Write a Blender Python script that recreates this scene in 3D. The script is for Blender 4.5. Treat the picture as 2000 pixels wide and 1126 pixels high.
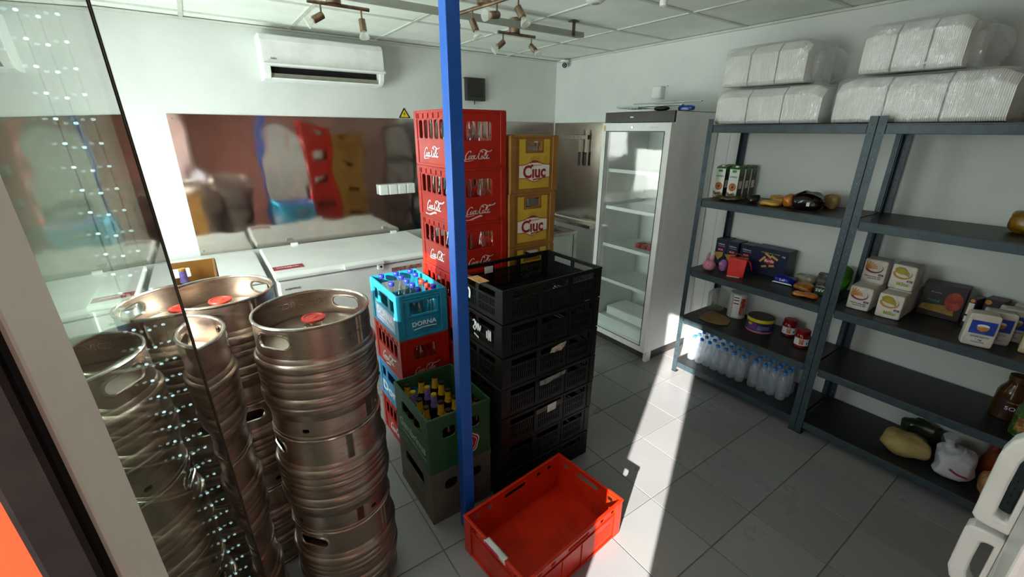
import bpy, bmesh, math, random
from mathutils import Vector, Matrix, noise
random.seed(7); noise.seed_set(5)
PI = math.pi
for o in list(bpy.data.objects): bpy.data.objects.remove(o, do_unlink=True)
scene = bpy.context.scene
COL = scene.collection

# ------------------------------------------------------------------ camera
F_PX, CAM_H = 847.63, 1.75
PITCH, YAW, ROLL = math.radians(19.8975), math.radians(34.9867), math.radians(-.3781)
_fw = Vector((math.sin(YAW)*math.cos(PITCH), math.cos(YAW)*math.cos(PITCH), -math.sin(PITCH)))
_rt = Vector((math.cos(YAW), -math.sin(YAW), 0)); _dn = _fw.cross(_rt)
_c, _s = math.cos(ROLL), math.sin(ROLL)
RT = _c*_rt + _s*_dn; DN = -_s*_rt + _c*_dn; FW = _fw
cam_data = bpy.data.cameras.new('camera'); cam = bpy.data.objects.new('camera', cam_data); COL.objects.link(cam)
cam_data.sensor_width = 36; cam_data.lens = F_PX/2000*36; cam_data.clip_start = .02
m3 = Matrix((RT, -DN, -FW)).transposed()
cam.matrix_world = Matrix.Translation((0, 0, CAM_H)) @ m3.to_4x4()
scene.camera = cam

def ray(px, py): return RT*(px-1000) + DN*(py-563) + FW*F_PX
def at_z(px, py, z): d = ray(px, py); return d*((z-CAM_H)/d.z) + Vector((0, 0, CAM_H))
def at_x(px, py, x): d = ray(px, py); return d*(x/d.x) + Vector((0, 0, CAM_H))
def at_y(px, py, y): d = ray(px, py); return d*(y/d.y) + Vector((0, 0, CAM_H))

# ------------------------------------------------------------------ light
world = bpy.data.worlds.new('world'); scene.world = world; world.use_nodes = True
wn = world.node_tree.nodes; bg = wn['Background']
bg.inputs[0].default_value = (.72, .86, 1.0, 1); bg.inputs[1].default_value = 1.6
sun_d = bpy.data.lights.new('sun', 'SUN'); sun_d.energy = 16; sun_d.angle = math.radians(.6); sun_d.color = (1, .96, .9)
sun = bpy.data.objects.new('sun', sun_d); COL.objects.link(sun); sun.location = (-4, -2, 4)
sun.rotation_euler = Vector((.417, .224, -.2)).to_track_quat('-Z', 'Y').to_euler()
def area(name, loc, target, sx, sy, power, color):
    d = bpy.data.lights.new(name, 'AREA'); d.shape = 'RECTANGLE'; d.size = sx; d.size_y = sy; d.energy = power; d.color = color
    o = bpy.data.objects.new(name, d); COL.objects.link(o); o.location = loc
    o.rotation_euler = (Vector(target)-Vector(loc)).to_track_quat('-Z', 'Z').to_euler(); return o
area('daylight_window', (-1.02, 2.78, .98), (1, 2.7, .95), 1.15, .9, 38, (.86, 1, .96))
area('daylight_transom', (-1.02, 1.55, 1.72), (1, 1.75, 1.72), 1.1, .75, 28, (.88, .98, .97))  # added fill light for the upper right of the room
area('daylight_door', (-.17, .14, 1.1), (2.4, 1.4, 1.25), .32, 1.9, 2, (.9, .95, 1))
vs = scene.view_settings
vs.view_transform = 'Standard'; vs.look = 'None'; vs.gamma = 1; vs.use_curve_mapping = False; vs.exposure = .6

# ------------------------------------------------------------------ materials
def lin(c):
    if isinstance(c, str):
        c = tuple(int(c[i:i+2], 16)/255 for i in (0, 2, 4))
    return tuple((x/12.92 if x <= .04045 else ((x+.055)/1.055)**2.4) for x in c) + (1,)
MATS = {}
def mat(name, col, rough=.5, metal=0, var=None, scale=8, bump=0, bscale=60, spec=.5, stretch=None, vlo=.45, vhi=.62, rvar=0, world=False):
    """procedural principled material; var = second colour mixed in by noise (wear, grain)"""
    if name in MATS: return MATS[name]
    m = bpy.data.materials.new(name); m.use_nodes = True; nt = m.node_tree; b = nt.nodes['Principled BSDF']
    b.inputs['Base Color'].default_value = lin(col); b.inputs['Roughness'].default_value = rough
    b.inputs['Metallic'].default_value = metal; b.inputs['Specular IOR Level'].default_value = spec
    tc = nt.nodes.new('ShaderNodeTexCoord'); mp = nt.nodes.new('ShaderNodeMapping')
    nt.links.new(nt.nodes.new('ShaderNodeNewGeometry').outputs['Position'] if world else tc.outputs['Object'], mp.inputs[0])
    if stretch: mp.inputs['Scale'].default_value = stretch
    if var is not None or rvar:
        n = nt.nodes.new('ShaderNodeTexNoise'); n.inputs['Scale'].default_value = scale; n.inputs['Detail'].default_value = 6
        n.inputs['Roughness'].default_value = .65; nt.links.new(mp.outputs[0], n.inputs['Vector'])
        r = nt.nodes.new('ShaderNodeValToRGB'); r.color_ramp.elements[0].position = vlo; r.color_ramp.elements[1].position = vhi
        r.color_ramp.elements[0].color = lin(col); r.color_ramp.elements[1].color = lin(var if var is not None else col)
        nt.links.new(n.outputs[0], r.inputs[0]); nt.links.new(r.outputs[0], b.inputs['Base Color'])
        if rvar:
            mr = nt.nodes.new('ShaderNodeMapRange'); mr.inputs[3].default_value = max(.02, rough-rvar); mr.inputs[4].default_value = min(1, rough+rvar)
            mr.inputs[1].default_value = .3; mr.inputs[2].default_value = .7
            nt.links.new(n.outputs[0], mr.inputs[0]); nt.links.new(mr.outputs[0], b.inputs['Roughness'])
    if bump:
        n2 = nt.nodes.new('ShaderNodeTexNoise'); n2.inputs['Scale'].default_value = bscale; n2.inputs['Detail'].default_value = 4
        nt.links.new(mp.outputs[0], n2.inputs['Vector'])
        bp = nt.nodes.new('ShaderNodeBump'); bp.inputs['Strength'].default_value = bump; bp.inputs['Distance'].default_value = .01
        nt.links.new(n2.outputs[0], bp.inputs['Height']); nt.links.new(bp.outputs[0], b.inputs['Normal'])
    MATS[name] = m; return m
def emis(name, col, strength):
    m = bpy.data.materials.new(name); m.use_nodes = True; b = m.node_tree.nodes['Principled BSDF']
    b.inputs['Base Color'].default_value = lin(col); b.inputs['Emission Color'].default_value = lin(col); b.inputs['Emission Strength'].default_value = strength
    MATS[name] = m; return m
def clear(name, tint, gloss_rough=.02, f0=.04, diffuse=0., dcol='ffffff', bump=0, bscale=30):
    """thin clear glass or plastic: see-through with grazing-angle mirror reflection (Schlick), optional milky share"""
    m = bpy.data.materials.new(name); m.use_nodes = True; nt = m.node_tree; nt.nodes.clear()
    out = nt.nodes.new('ShaderNodeOutputMaterial'); tr = nt.nodes.new('ShaderNodeBsdfTransparent'); gl = nt.nodes.new('ShaderNodeBsdfGlossy')
    tr.inputs[0].default_value = lin(tint); gl.inputs['Roughness'].default_value = gloss_rough; gl.inputs[0].default_value = (1, 1, 1, 1)
    ge = nt.nodes.new('ShaderNodeNewGeometry'); dot = nt.nodes.new('ShaderNodeVectorMath'); dot.operation = 'DOT_PRODUCT'
    nt.links.new(ge.outputs['Incoming'], dot.inputs[0]); nt.links.new(ge.outputs['Normal'], dot.inputs[1])
    def mth(op, a, b=None):
        n = nt.nodes.new('ShaderNodeMath'); n.operation = op
        if isinstance(a, float): n.inputs[0].default_value = a
        else: nt.links.new(a, n.inputs[0])
        if b is not None:
            if isinstance(b, float): n.inputs[1].default_value = b
            else: nt.links.new(b, n.inputs[1])
        return n.outputs[0]
    a = mth('ABSOLUTE', dot.outputs['Value']); i = mth('SUBTRACT', 1., a); p = mth('POWER', i, 5.)
    f = mth('ADD', mth('MULTIPLY', p, 1-f0), f0)
    mx = nt.nodes.new('ShaderNodeMixShader'); nt.links.new(f, mx.inputs[0]); nt.links.new(tr.outputs[0], mx.inputs[1]); nt.links.new(gl.outputs[0], mx.inputs[2])
    last = mx.outputs[0]
    if bump:
        tc = nt.nodes.new('ShaderNodeTexCoord'); n2 = nt.nodes.new('ShaderNodeTexNoise'); n2.inputs['Scale'].default_value = bscale; n2.inputs['Detail'].default_value = 3
        nt.links.new(tc.outputs['Object'], n2.inputs['Vector'])
        bp = nt.nodes.new('ShaderNodeBump'); bp.inputs['Strength'].default_value = bump; bp.inputs['Distance'].default_value = .02
        nt.links.new(n2.outputs[0], bp.inputs['Height']); nt.links.new(bp.outputs[0], gl.inputs['Normal'])
    if diffuse:
        df = nt.nodes.new('ShaderNodeBsdfDiffuse'); df.inputs[0].default_value = lin(dcol)
        tl = nt.nodes.new('ShaderNodeBsdfTranslucent'); tl.inputs[0].default_value = lin(dcol)
        m1 = nt.nodes.new('ShaderNodeMixShader'); m1.inputs[0].default_value = .5; nt.links.new(df.outputs[0], m1.inputs[1]); nt.links.new(tl.outputs[0], m1.inputs[2])
        m2 = nt.nodes.new('ShaderNodeMixShader'); m2.inputs[0].default_value = diffuse; nt.links.new(last, m2.inputs[1]); nt.links.new(m1.outputs[0], m2.inputs[2]); last = m2.outputs[0]
    nt.links.new(last, out.inputs[0]); MATS[name] = m; return m

# ------------------------------------------------------------------ mesh builder
class MB:
    def __init__(s): s.v = []; s.f = []
    def add(s, vs, fs, M=None):
        n = len(s.v)
        s.v += [tuple(M @ Vector(p)) if M else tuple(p) for p in vs]; s.f += [tuple(i+n for i in f) for f in fs]; return s
    def box(s, x0, x1, y0, y1, z0, z1, M=None):
        vs = [(x0, y0, z0), (x1, y0, z0), (x1, y1, z0), (x0, y1, z0), (x0, y0, z1), (x1, y0, z1), (x1, y1, z1), (x0, y1, z1)]
        return s.add(vs, [(3, 2, 1, 0), (4, 5, 6, 7), (0, 1, 5, 4), (1, 2, 6, 5), (2, 3, 7, 6), (3, 0, 4, 7)], M)
    def cbox(s, c, d, M=None): return s.box(c[0]-d[0]/2, c[0]+d[0]/2, c[1]-d[1]/2, c[1]+d[1]/2, c[2]-d[2]/2, c[2]+d[2]/2, M)
    def lathe(s, prof, seg=24, M=None, cap=True):
        vs = []; fs = []; n = len(prof)
        for r, z in prof:
            for k in range(seg): a = 2*PI*k/seg; vs.append((r*math.cos(a), r*math.sin(a), z))
        for i in range(n-1):
            for k in range(seg):
                k2 = (k+1) % seg; fs.append((i*seg+k, i*seg+k2, (i+1)*seg+k2, (i+1)*seg+k))
        if cap:
            fs.append(tuple(reversed(range(seg)))); fs.append(tuple(range((n-1)*seg, n*seg)))
        return s.add(vs, fs, M)
    def prism(s, poly, z0, z1, M=None):
        n = len(poly); vs = [(x, y, z0) for x, y in poly] + [(x, y, z1) for x, y in poly]
        fs = [tuple(reversed(range(n))), tuple(range(n, 2*n))] + [(i, (i+1) % n, n+(i+1) % n, n+i) for i in range(n)]
        return s.add(vs, fs, M)
    def tube(s, pts, r, seg=8, closed=False, M=None):
        pts = [Vector(p) for p in pts]; n = len(pts); vs = []; fs = []; up = None
        for i, p in enumerate(pts):
            a = pts[(i-1) % n] if (i > 0 or closed) else p; b = pts[(i+1) % n] if (i < n-1 or closed) else p
            t = (b-a).normalized()
            if up is None: up = Vector((0, 0, 1)) if abs(t.z) < .9 else Vector((1, 0, 0))
            u = (up - t*up.dot(t)).normalized(); w = t.cross(u); up = u
            rr = r[i] if isinstance(r, (list, tuple)) else r
            for k in range(seg): q = 2*PI*k/seg; vs.append(p + u*(rr*math.cos(q)) + w*(rr*math.sin(q)))
        for i in range(n if closed else n-1):
            j = (i+1) % n
            for k in range(seg): k2 = (k+1) % seg; fs.append((i*seg+k, i*seg+k2, j*seg+k2, j*seg+k))
        if not closed: fs.append(tuple(reversed(range(seg)))); fs.append(tuple(range((n-1)*seg, n*seg)))
        return s.add(vs, fs, M)
    def panel(s, w, h, t, holes, fn, split=(), r=0):
        """slab (0..w, 0..h, 0..t) with rectangular holes (x0,x1,y0,y1[,radius]); fn maps a local point to thing space"""
        xs = sorted({0, w, *split, *[q for H in holes for q in H[:2]]}); ys = sorted({0, h, *[q for H in holes for q in H[2:4]]})
        xs = [x for i, x in enumerate(xs) if i == 0 or x-xs[i-1] > 1e-6]; ys = [y for i, y in enumerate(ys) if i == 0 or y-ys[i-1] > 1e-6]
        nx, ny = len(xs)-1, len(ys)-1
        def solid(i, j):
            if i < 0 or j < 0 or i >= nx or j >= ny: return False
            cx = (xs[i]+xs[i+1])/2; cy = (ys[j]+ys[j+1])/2
            return not any(H[0] < cx < H[1] and H[2] < cy < H[3] for H in holes)
        ids = {}; base = len(s.v)
        def vid(i, j, k):
            if (i, j, k) not in ids: ids[(i, j, k)] = len(s.v); s.v.append(tuple(fn(xs[i], ys[j], t*k)))
            return ids[(i, j, k)]
        for i in range(nx):
            for j in range(ny):
                if not solid(i, j): continue
                s.f.append((vid(i, j, 1), vid(i+1, j, 1), vid(i+1, j+1, 1), vid(i, j+1, 1)))
                s.f.append((vid(i, j+1, 0), vid(i+1, j+1, 0), vid(i+1, j, 0), vid(i, j, 0)))
                if not solid(i-1, j): s.f.append((vid(i, j, 0), vid(i, j, 1), vid(i, j+1, 1), vid(i, j+1, 0)))
                if not solid(i+1, j): s.f.append((vid(i+1, j+1, 0), vid(i+1, j+1, 1), vid(i+1, j, 1), vid(i+1, j, 0)))
                if not solid(i, j-1): s.f.append((vid(i+1, j, 0), vid(i+1, j, 1), vid(i, j, 1), vid(i, j, 0)))
                if not solid(i, j+1): s.f.append((vid(i, j+1, 0), vid(i, j+1, 1), vid(i+1, j+1, 1), vid(i+1, j+1, 0)))
        for H in holes:                                   # rounded hole corners
            rr = H[4] if len(H) > 4 else r
            if rr <= 0: continue
            for sx, sy, cx, cy in ((1, 1, H[0], H[2]), (-1, 1, H[1], H[2]), (1, -1, H[0], H[3]), (-1, -1, H[1], H[3])):
                arc = [(cx+sx*rr*(1-math.sin(q)), cy+sy*rr*(1-math.cos(q))) for q in [PI/2*k/4 for k in range(5)]]
                poly = [(cx, cy)] + arc
                n = len(poly); b = len(s.v)
                for k in (0, 1):
                    for x, y in poly: s.v.append(tuple(fn(x, y, t*k)))
                for q in range(1, n-1):
                    s.f.append((b, b+q, b+q+1)); s.f.append((b+n, b+n+q+1, b+n+q))
                for q in range(1, n-1): s.f.append((b+q, b+q+1, b+n+q+1, b+n+q))
        return s
    def blob(s, sx, sy, sz, p=2.6, rough=.0, seed=0, seg=20, ring=12, nscale=6, M=None, flat=True):
        """cushion-like closed shape standing on z=0"""
        vs = []; fs = []
        def sg(a, e): return math.copysign(abs(a)**e, a)
        e = 2/p
        for j in range(ring+1):
            th = -PI/2 + PI*j/ring
            for k in range(seg):
                ph = 2*PI*k/seg
                v = Vector((sg(math.cos(th), e)*sg(math.cos(ph), e)*sx/2, sg(math.cos(th), e)*sg(math.sin(ph), e)*sy/2, sg(math.sin(th), e)*sz/2))
                if rough:
                    d = noise.noise_vector(v*nscale*1.0 + Vector((seed*3.7, seed*1.3, seed)))*rough; v = v + d
                v.z = max(0, v.z+sz/2) if flat else v.z
                vs.append(v)
        for j in range(ring):
            for k in range(seg): k2 = (k+1) % seg; fs.append((j*seg+k, j*seg+k2, (j+1)*seg+k2, (j+1)*seg+k))
        return s.add(vs, fs, M)
    def mesh(s, name):
        me = bpy.data.meshes.new(name); me.from_pydata(s.v, [], s.f); me.update(); return me
    def build(s, name, m, parent=None, smooth=False, bevel=0, loc=None, rot=None):
        return link(name, s.mesh(name), m, parent, smooth, bevel, loc, rot)
def link(name, me, m, parent=None, smooth=False, bevel=0, loc=None, rot=None):
    bm = bmesh.new(); bm.from_mesh(me); bmesh.ops.remove_doubles(bm, verts=bm.verts, dist=1e-5); bmesh.ops.recalc_face_normals(bm, faces=bm.faces); bm.to_mesh(me); bm.free()
    o = bpy.data.objects.new(name, me); COL.objects.link(o)
    if m is not None: me.materials.clear(); me.materials.append(m)
    if parent: o.parent = parent
    if loc: o.location = loc
    if rot: o.rotation_euler = rot
    if smooth:
        for p in me.polygons: p.use_smooth = True
        try: me.set_sharp_from_angle(angle=math.radians(38))
        except Exception: pass
    if bevel:
        b = o.modifiers.new('bevel', 'BEVEL'); b.width = bevel; b.segments = 2; b.limit_method = 'ANGLE'; b.angle_limit = math.radians(40); b.harden_normals = False
    return o
def thing(name, label, cat, loc=(0, 0, 0), rz=0, group=None):
    o = bpy.data.objects.new(name, None); COL.objects.link(o); o.empty_display_size = .05
    o.location = loc; o.rotation_euler = (0, 0, rz); o['label'] = label; o['category'] = cat
    if group: o['group'] = group
    return o
def tag(o, label, cat, group=None):
    o['label'] = label; o['category'] = cat
    if group: o['group'] = group
    return o
def struct(o): o['kind'] = 'structure'; return o
def dup(root, label=None, loc=None, rz=None, group=None):
    c = root.copy(); COL.objects.link(c)
    if label: c['label'] = label
    if group: c['group'] = group
    if loc is not None: c.location = loc
    if rz is not None: c.rotation_euler = (0, 0, rz)
    for ch in list(root.children):
        k = ch.copy(); COL.objects.link(k); k.parent = c
        for g in list(ch.children):
            q = g.copy(); COL.objects.link(q); q.parent = k
    return c
def face_m(face, origin):
    """frame whose x runs right, y up, z out of the named face as a viewer sees it"""
    ax = {'-y': ((1, 0, 0), (0, 0, 1), (0, -1, 0)), '-x': ((0, -1, 0), (0, 0, 1), (-1, 0, 0)), '+y': ((-1, 0, 0), (0, 0, 1), (0, 1, 0)),
          '+x': ((0, 1, 0), (0, 0, 1), (1, 0, 0)), '+z': ((1, 0, 0), (0, 1, 0), (0, 0, 1)), '+z-x': ((0, -1, 0), (1, 0, 0), (0, 0, 1))}[face]
    M = Matrix((ax[0], ax[1], ax[2])).transposed().to_4x4(); M.translation = Vector(origin); return M
_tc = {}
def text(s, size, m, parent, face, origin, width=None, ext=.0006, shear=0, bold=0, name='lettering', rot=0, bend=None):
    key = (s, round(bold, 4), round(shear, 2))
    if key not in _tc:
        cu = bpy.data.curves.new('t', 'FONT'); cu.body = s; cu.align_x = 'CENTER'; cu.align_y = 'CENTER'; cu.size = 1; cu.shear = shear; cu.offset = bold; cu.resolution_u = 3; cu.extrude = .5
        o = bpy.data.objects.new('t', cu); me = bpy.data.meshes.new_from_object(o); bpy.data.objects.remove(o)
        _tc[key] = ([v.co.copy() for v in me.vertices], [tuple(p.vertices) for p in me.polygons]); bpy.data.meshes.remove(me)
    vs, fs = _tc[key]
    xs = [v.x for v in vs]; w = max(xs)-min(xs); cx = (max(xs)+min(xs))/2; k = size; kx = (width/w) if width else size
    ca, sa = math.cos(rot), math.sin(rot); mb = MB(); out = []
    for v in vs:
        x, y, z = (v.x-cx)*kx, v.y*k, v.z*2*ext
        out.append((x*ca-y*sa, x*sa+y*ca, z))
    M = face_m(face, origin)
    if bend: mb.add([bend(p) for p in out], fs)
    else: mb.add(out, fs, M)
    return mb.build(name, m, parent)
def decal(poly, m, parent, face, origin, name='label_print', t=.0008):
    return MB().prism(poly, 0, t, face_m(face, origin)).build(name, m, parent)
def rect(w, h): return [(-w/2, -h/2), (w/2, -h/2), (w/2, h/2), (-w/2, h/2)]
def ell(rx, ry, n=20, cx=0, cy=0, a0=0, a1=2*PI): return [(cx+rx*math.cos(a0+(a1-a0)*k/n), cy+ry*math.sin(a0+(a1-a0)*k/n)) for k in range(n)]
def catmull(pts, n=6, closed=False):
    P = [Vector(p) for p in pts]; out = []; L = len(P)
    for i in range(L if closed else L-1):
        g = lambda q: P[q % L] if closed else P[min(max(q, 0), L-1)]
        p0, p1, p2, p3 = g(i-1), g(i), g(i+1), g(i+2)
        for k in range(n):
            t = k/n; out.append(.5*((2*p1)+(p2-p0)*t+(2*p0-5*p1+4*p2-p3)*t*t+(3*p1-p0-3*p2+p3)*t**3))
    out.append(P[0] if closed else P[-1]); return out
def ribbon(mb, pts, nib, base, z1, M, sc, closed=False):
    """calligraphic stroke: pen nib (dx,dy) plus an even minimum width"""
    c = catmull(pts, 6, closed); n = len(c)
    L = []; R = []
    for i, p in enumerate(c):
        a = c[max(i-1, 0)]; b = c[min(i+1, n-1)]; t = (b-a).normalized() if (b-a).length > 1e-6 else Vector((1, 0)); w = Vector((-t.y, t.x))
        amt = base + abs(w.x*nib[0]+w.y*nib[1]); L.append((p+w*amt)*sc); R.append((p-w*amt)*sc)
    for i in range(n-1):
        q = [L[i], R[i], R[i+1], L[i+1]]
        vs = [(v.x, v.y, 0) for v in q] + [(v.x, v.y, z1) for v in q]
        mb.add(vs, [(4, 5, 6, 7), (0, 1, 5, 4), (2, 3, 7, 6)], M)
def script_logo(m, parent, face, origin, width, wave=False):
    """flowing white script wordmark built stroke by stroke"""
    mb = MB(); M = face_m(face, origin); sc = width/9.6; z = .0012
    off = Vector((4.7, 1.0)); nib = (.13, .03)
    def sh(p): return Vector((p[0]+.22*p[1], p[1]))-off
    S = []
    S.append([(1.75, 1.75), (1.5, 2.15), (1.05, 2.1), (.5, 1.5), (.2, .75), (.35, .15), (.9, .0), (1.45, .35)])
    S.append([(.35, .15), (.05, -.3), (.5, -.55), (1.6, -.5), (2.9, -.35)])
    def o(x): return [(x+.38, .98), (x+.1, .75), (x, .35), (x+.2, .02), (x+.5, .12), (x+.68, .5), (x+.6, .88), (x+.38, .98), (x+.75, .8)]
    def cc(x): return [(x+.62, .8), (x+.4, .98), (x+.1, .7), (x+.02, .3), (x+.25, .0), (x+.62, .2)]
    def a(x): return [(x+.6, .85), (x+.32, .98), (x+.05, .6), (x+.05, .2), (x+.25, .02), (x+.5, .3), (x+.66, .95)]
    def a2(x): return [(x+.66, .95), (x+.58, .3), (x+.72, .02), (x+1.0, .3)]
    S += [o(1.35), cc(2.2), a(2.95), a2(2.95)]
    S.append([(3.95, .62), (4.3, .66)])
    S.append([(5.55, 1.7), (5.35, 2.15), (4.95, 2.05), (4.5, 1.4), (4.4, .65), (4.6, .1), (5.1, .0), (5.5, .35)])
    S.append([(4.62, 1.6), (4.9, 2.3), (5.7, 2.55), (6.8, 2.2), (7.8, 2.0), (8.6, 2.35)])
    S += [o(5.45), [(6.35, .45), (6.9, 1.3), (6.95, 1.9), (6.65, 1.85), (6.45, 1.0), (6.45, .2), (6.75, .02), (7.05, .3)], a(7.2), a2(7.2)]
    for st in S: ribbon(mb, [sh(p) for p in st], nib, .055, z, M, sc)
    if wave:
        ribbon(mb, [sh(p) for p in [(-.8, -1.6), (1.2, -1.75), (3.2, -1.15), (4.6, -.75), (5.6, -.75)]], (0, .18), .05, z, M, sc)
        ribbon(mb, [sh(p) for p in [(7.5, 2.3), (8.6, 2.2), (9.6, 2.7)]], (0, .12), .05, z, M, sc)
    return mb.build('script_wordmark', m, parent)

# common materials
WHITE_PAINT = mat('wall_paint', 'd8dad5', .75, var='ced2cd', scale=1.3, bump=.06, bscale=90)
SALMON = mat('salmon_wall_paint', 'e0b9af', .8, var='d4a9a0', scale=1.5)
STEEL = mat('brushed_steel', 'b9b4ab', .24, 1, var='a39c92', scale=5, rvar=.08)
KEG = mat('keg_steel', 'ad9c8f', .36, 1, var='6a584d', scale=6, stretch=(1, 1, 5), vlo=.5, vhi=.78, rvar=.1)
KEG_CLEAN = mat('keg_steel_clean', 'c9c2b6', .22, 1, var='a89c8d', scale=12, rvar=.08)
BLACKP = mat('black_plastic', '070808', .45, var='0e0f10', scale=14, spec=.35)
REDP = mat('red_plastic', 'a81905', .38, var='961504', scale=10)
REDP2 = mat('red_crate_plastic', 'c92805', .36, var='b32005', scale=9)
BLUEP = mat('turquoise_plastic', '1b87a6', .42, var='16748f', scale=9)
BLUEP2 = mat('blue_crate_plastic', '3a8fc0', .45, var='2f7fb0', scale=9)
GREENP = mat('green_crate_plastic', '174a29', .5, var='2f4f33', scale=7)
GREYGREEN = mat('faded_crate_plastic', '4b4a42', .6, var='5a5548', scale=9)
TANP = mat('tan_crate_plastic', '94662a', .5, var='855a20', scale=8)
LETTER = mat('white_print', 'eef0ee', .5)
PALE = mat('pale_pink_print', 'e8b9b0', .5)
WHITE_ENAMEL = mat('white_enamel', 'f0f2ee', .28, var='e4e8e4', scale=2)
WHITE_PLASTIC = mat('white_plastic', 'ecedea', .35, var='e2e3df', scale=6)
DARKGREY = mat('dark_grey_paint', '3c4a50', .5, var='323e44', scale=12)
SHELF_BOARD = mat('shelf_board', '1b1f20', .42, var='15191a', scale=10, spec=.5)
GALV = mat('rack_grey', '36454b', .45, .2, var='2c393f', scale=18)
BOTTLE = clear('clear_bottle_glass', 'f3f7f4', .03, .09)
WRAP = clear('plastic_wrap', 'ffffff', .14, .06, .16, 'ffffff', bump=.7, bscale=26)
PET = clear('pet_plastic', 'fafdff', .05, .08, .2, 'f4faff')
GLASS = clear('door_glass', 'c6d0c6', .0, .15)
FRIDGE_GLASS = clear('fridge_glass', 'fbfdfd', .01, .035)

# ================================================================== THE SETTING
RX, DY, CZ = 3.2, 3.8, 2.42            # right wall, back wall, ceiling
LX, FY = -1.0, -1.0
def sbox(name, x0, x1, y0, y1, z0, z1, m): return struct(MB().box(x0, x1, y0, y1, z0, z1).build(name, m))
# floor slab (grout) with single tiles
FT = mat('floor_grout', '6d6a66', .85, var='55524e', scale=6)
fl = sbox('floor', LX, RX, FY, DY, -.06, -.0025, FT)
TILES = [mat('floor_tile_%d' % i, c, .3, var=v, scale=2.2, rvar=.05, vlo=.3, vhi=.7, world=True) for i, (c, v) in enumerate([('8d8d8e', '878788'), ('90908f', '8a8a8a'), ('8a8a8a', '838383')])]
P = .3333; tx0, ty0 = 1.570-9*P, .663-6*P
tmesh = {}
ix = 0
for i in range(20):
    for j in range(20):
        x0 = tx0+(i-1)*P; y0 = ty0+(j-1)*P
        xa, xb, ya, yb = max(x0+.002, LX), min(x0+P-.002, RX), max(y0+.002, FY), min(y0+P-.002, DY)
        if xb-xa < .02 or yb-ya < .02: continue
        key = (round(xb-xa, 3), round(yb-ya, 3), (i*7+j*13) % 3)
        if key not in tmesh:
            w, d = (xb-xa)/2, (yb-ya)/2; b = .0012
            mb = MB(); vs = [(-w, -d, -.004), (w, -d, -.004), (w, d, -.004), (-w, d, -.004), (-w+b, -d+b, 0), (w-b, -d+b, 0), (w-b, d-b, 0), (-w+b, d-b, 0)]
            mb.add(vs, [(3, 2, 1, 0), (4, 5, 6, 7), (0, 1, 5, 4), (1, 2, 6, 5), (2, 3, 7, 6), (3, 0, 4, 7)])
            me = mb.mesh('tile'); me.materials.append(TILES[key[2]]); tmesh[key] = me
        o = bpy.data.objects.new('tile', tmesh[key]); COL.objects.link(o); o.parent = fl; o.location = ((xa+xb)/2, (ya+yb)/2, 0)
sbox('ground', -9, 1, -7, FY, -.2, -.02, mat('pavement', 'a9a49a', .85, var='99948a', scale=2))
sbox('pavement', -9, LX, FY, 5, -.2, -.02, MATS['pavement'])
sbox('wall_neighbour', -2.9, -2.6, .6, 6, -.1, 5, mat('neighbour_wall', 'b8b2a6', .85, var='a8a296', scale=2))  # unseen blocker added to keep the sun out of the left wall openings
sbox('doorstep', LX, -.12, FY, .3, -.003, .0, mat('doorstep_stone', 'a29d94', .8, var='8f8a82', scale=4))
# walls
wb = sbox('wall_back', LX-.15, RX+.15, DY, DY+.15, -.06, CZ+.1, WHITE_PAINT)
wr = sbox('wall_right', RX, RX+.15, FY-.15, DY, -.06, CZ+.1, WHITE_PAINT)
MB().box(-.002, -.0002, -.003, .003, 0, 1.83).build('wall_joint', mat('wall_joint_line', 'c4c6c0', .7), wr, loc=(RX, 1.83, 0))
sbox('wall_front', -.1, RX+.15, FY-.15, FY, -.06, CZ+.1, SALMON)
sbox('wall_entrance', -.2, -.1, FY-.15, -.03, -.06, CZ+.1, SALMON)  # unseen wall added beside the camera, narrows the sun to a strip
fac = sbox('wall_facade', LX-.15, -.150, .315, .405, -.06, CZ+.1, SALMON)
MB().box(LX-.15, -.119, .306, .315, -.05, CZ).build('facade_panel', mat('red_facade_paint', 'cc3402', .4, var='b82c02', scale=3), fac)
# left wall with a daylight window, plus an upper one added for fill light
WINS = ((2.15, 3.41, .48, 1.48), (.95, 2.1, 1.3, 2.13)); t = .05
MB_ = MB().panel(DY-.405, CZ+.16, .15, [(a_-.405, b_-.405, c_+.06, d_+.06) for a_, b_, c_, d_ in WINS], lambda x, y, z: (LX-z, x+.405, y-.06))
struct(MB_.build('wall_left', WHITE_PAINT))
for n_, (wy0, wy1, wz0, wz1) in enumerate(WINS):
    ym = (wy0+wy1)/2
    MB_ = MB().panel(wy1-wy0, wz1-wz0, .06, [(t, ym-wy0-.025, t, wz1-wz0-t), (ym-wy0+.025, wy1-wy0-t, t, wz1-wz0-t)], lambda x, y, z: (LX-.10+z, wy0+x, wz0+y))
    win = struct(MB_.build('window_%d' % (n_+1), WHITE_PLASTIC, bevel=.004))
    for k, (a_, b_) in enumerate(((wy0+t, ym-.025), (ym+.025, wy1-t))): MB().box(LX-.075, LX-.067, a_, b_, wz0+t, wz1-t).build('pane', MATS.get('window_glass') or clear('window_glass', 'f6fbf8', 0, .04), win)
# canopy outside the entrance, shades the sun above its edge
sbox('canopy', -1.0, RX+.3, -3.2, .306, 2.235, 2.5, mat('canopy_paint', 'c9c4ba', .8, var='b9b4aa', scale=3))
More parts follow.
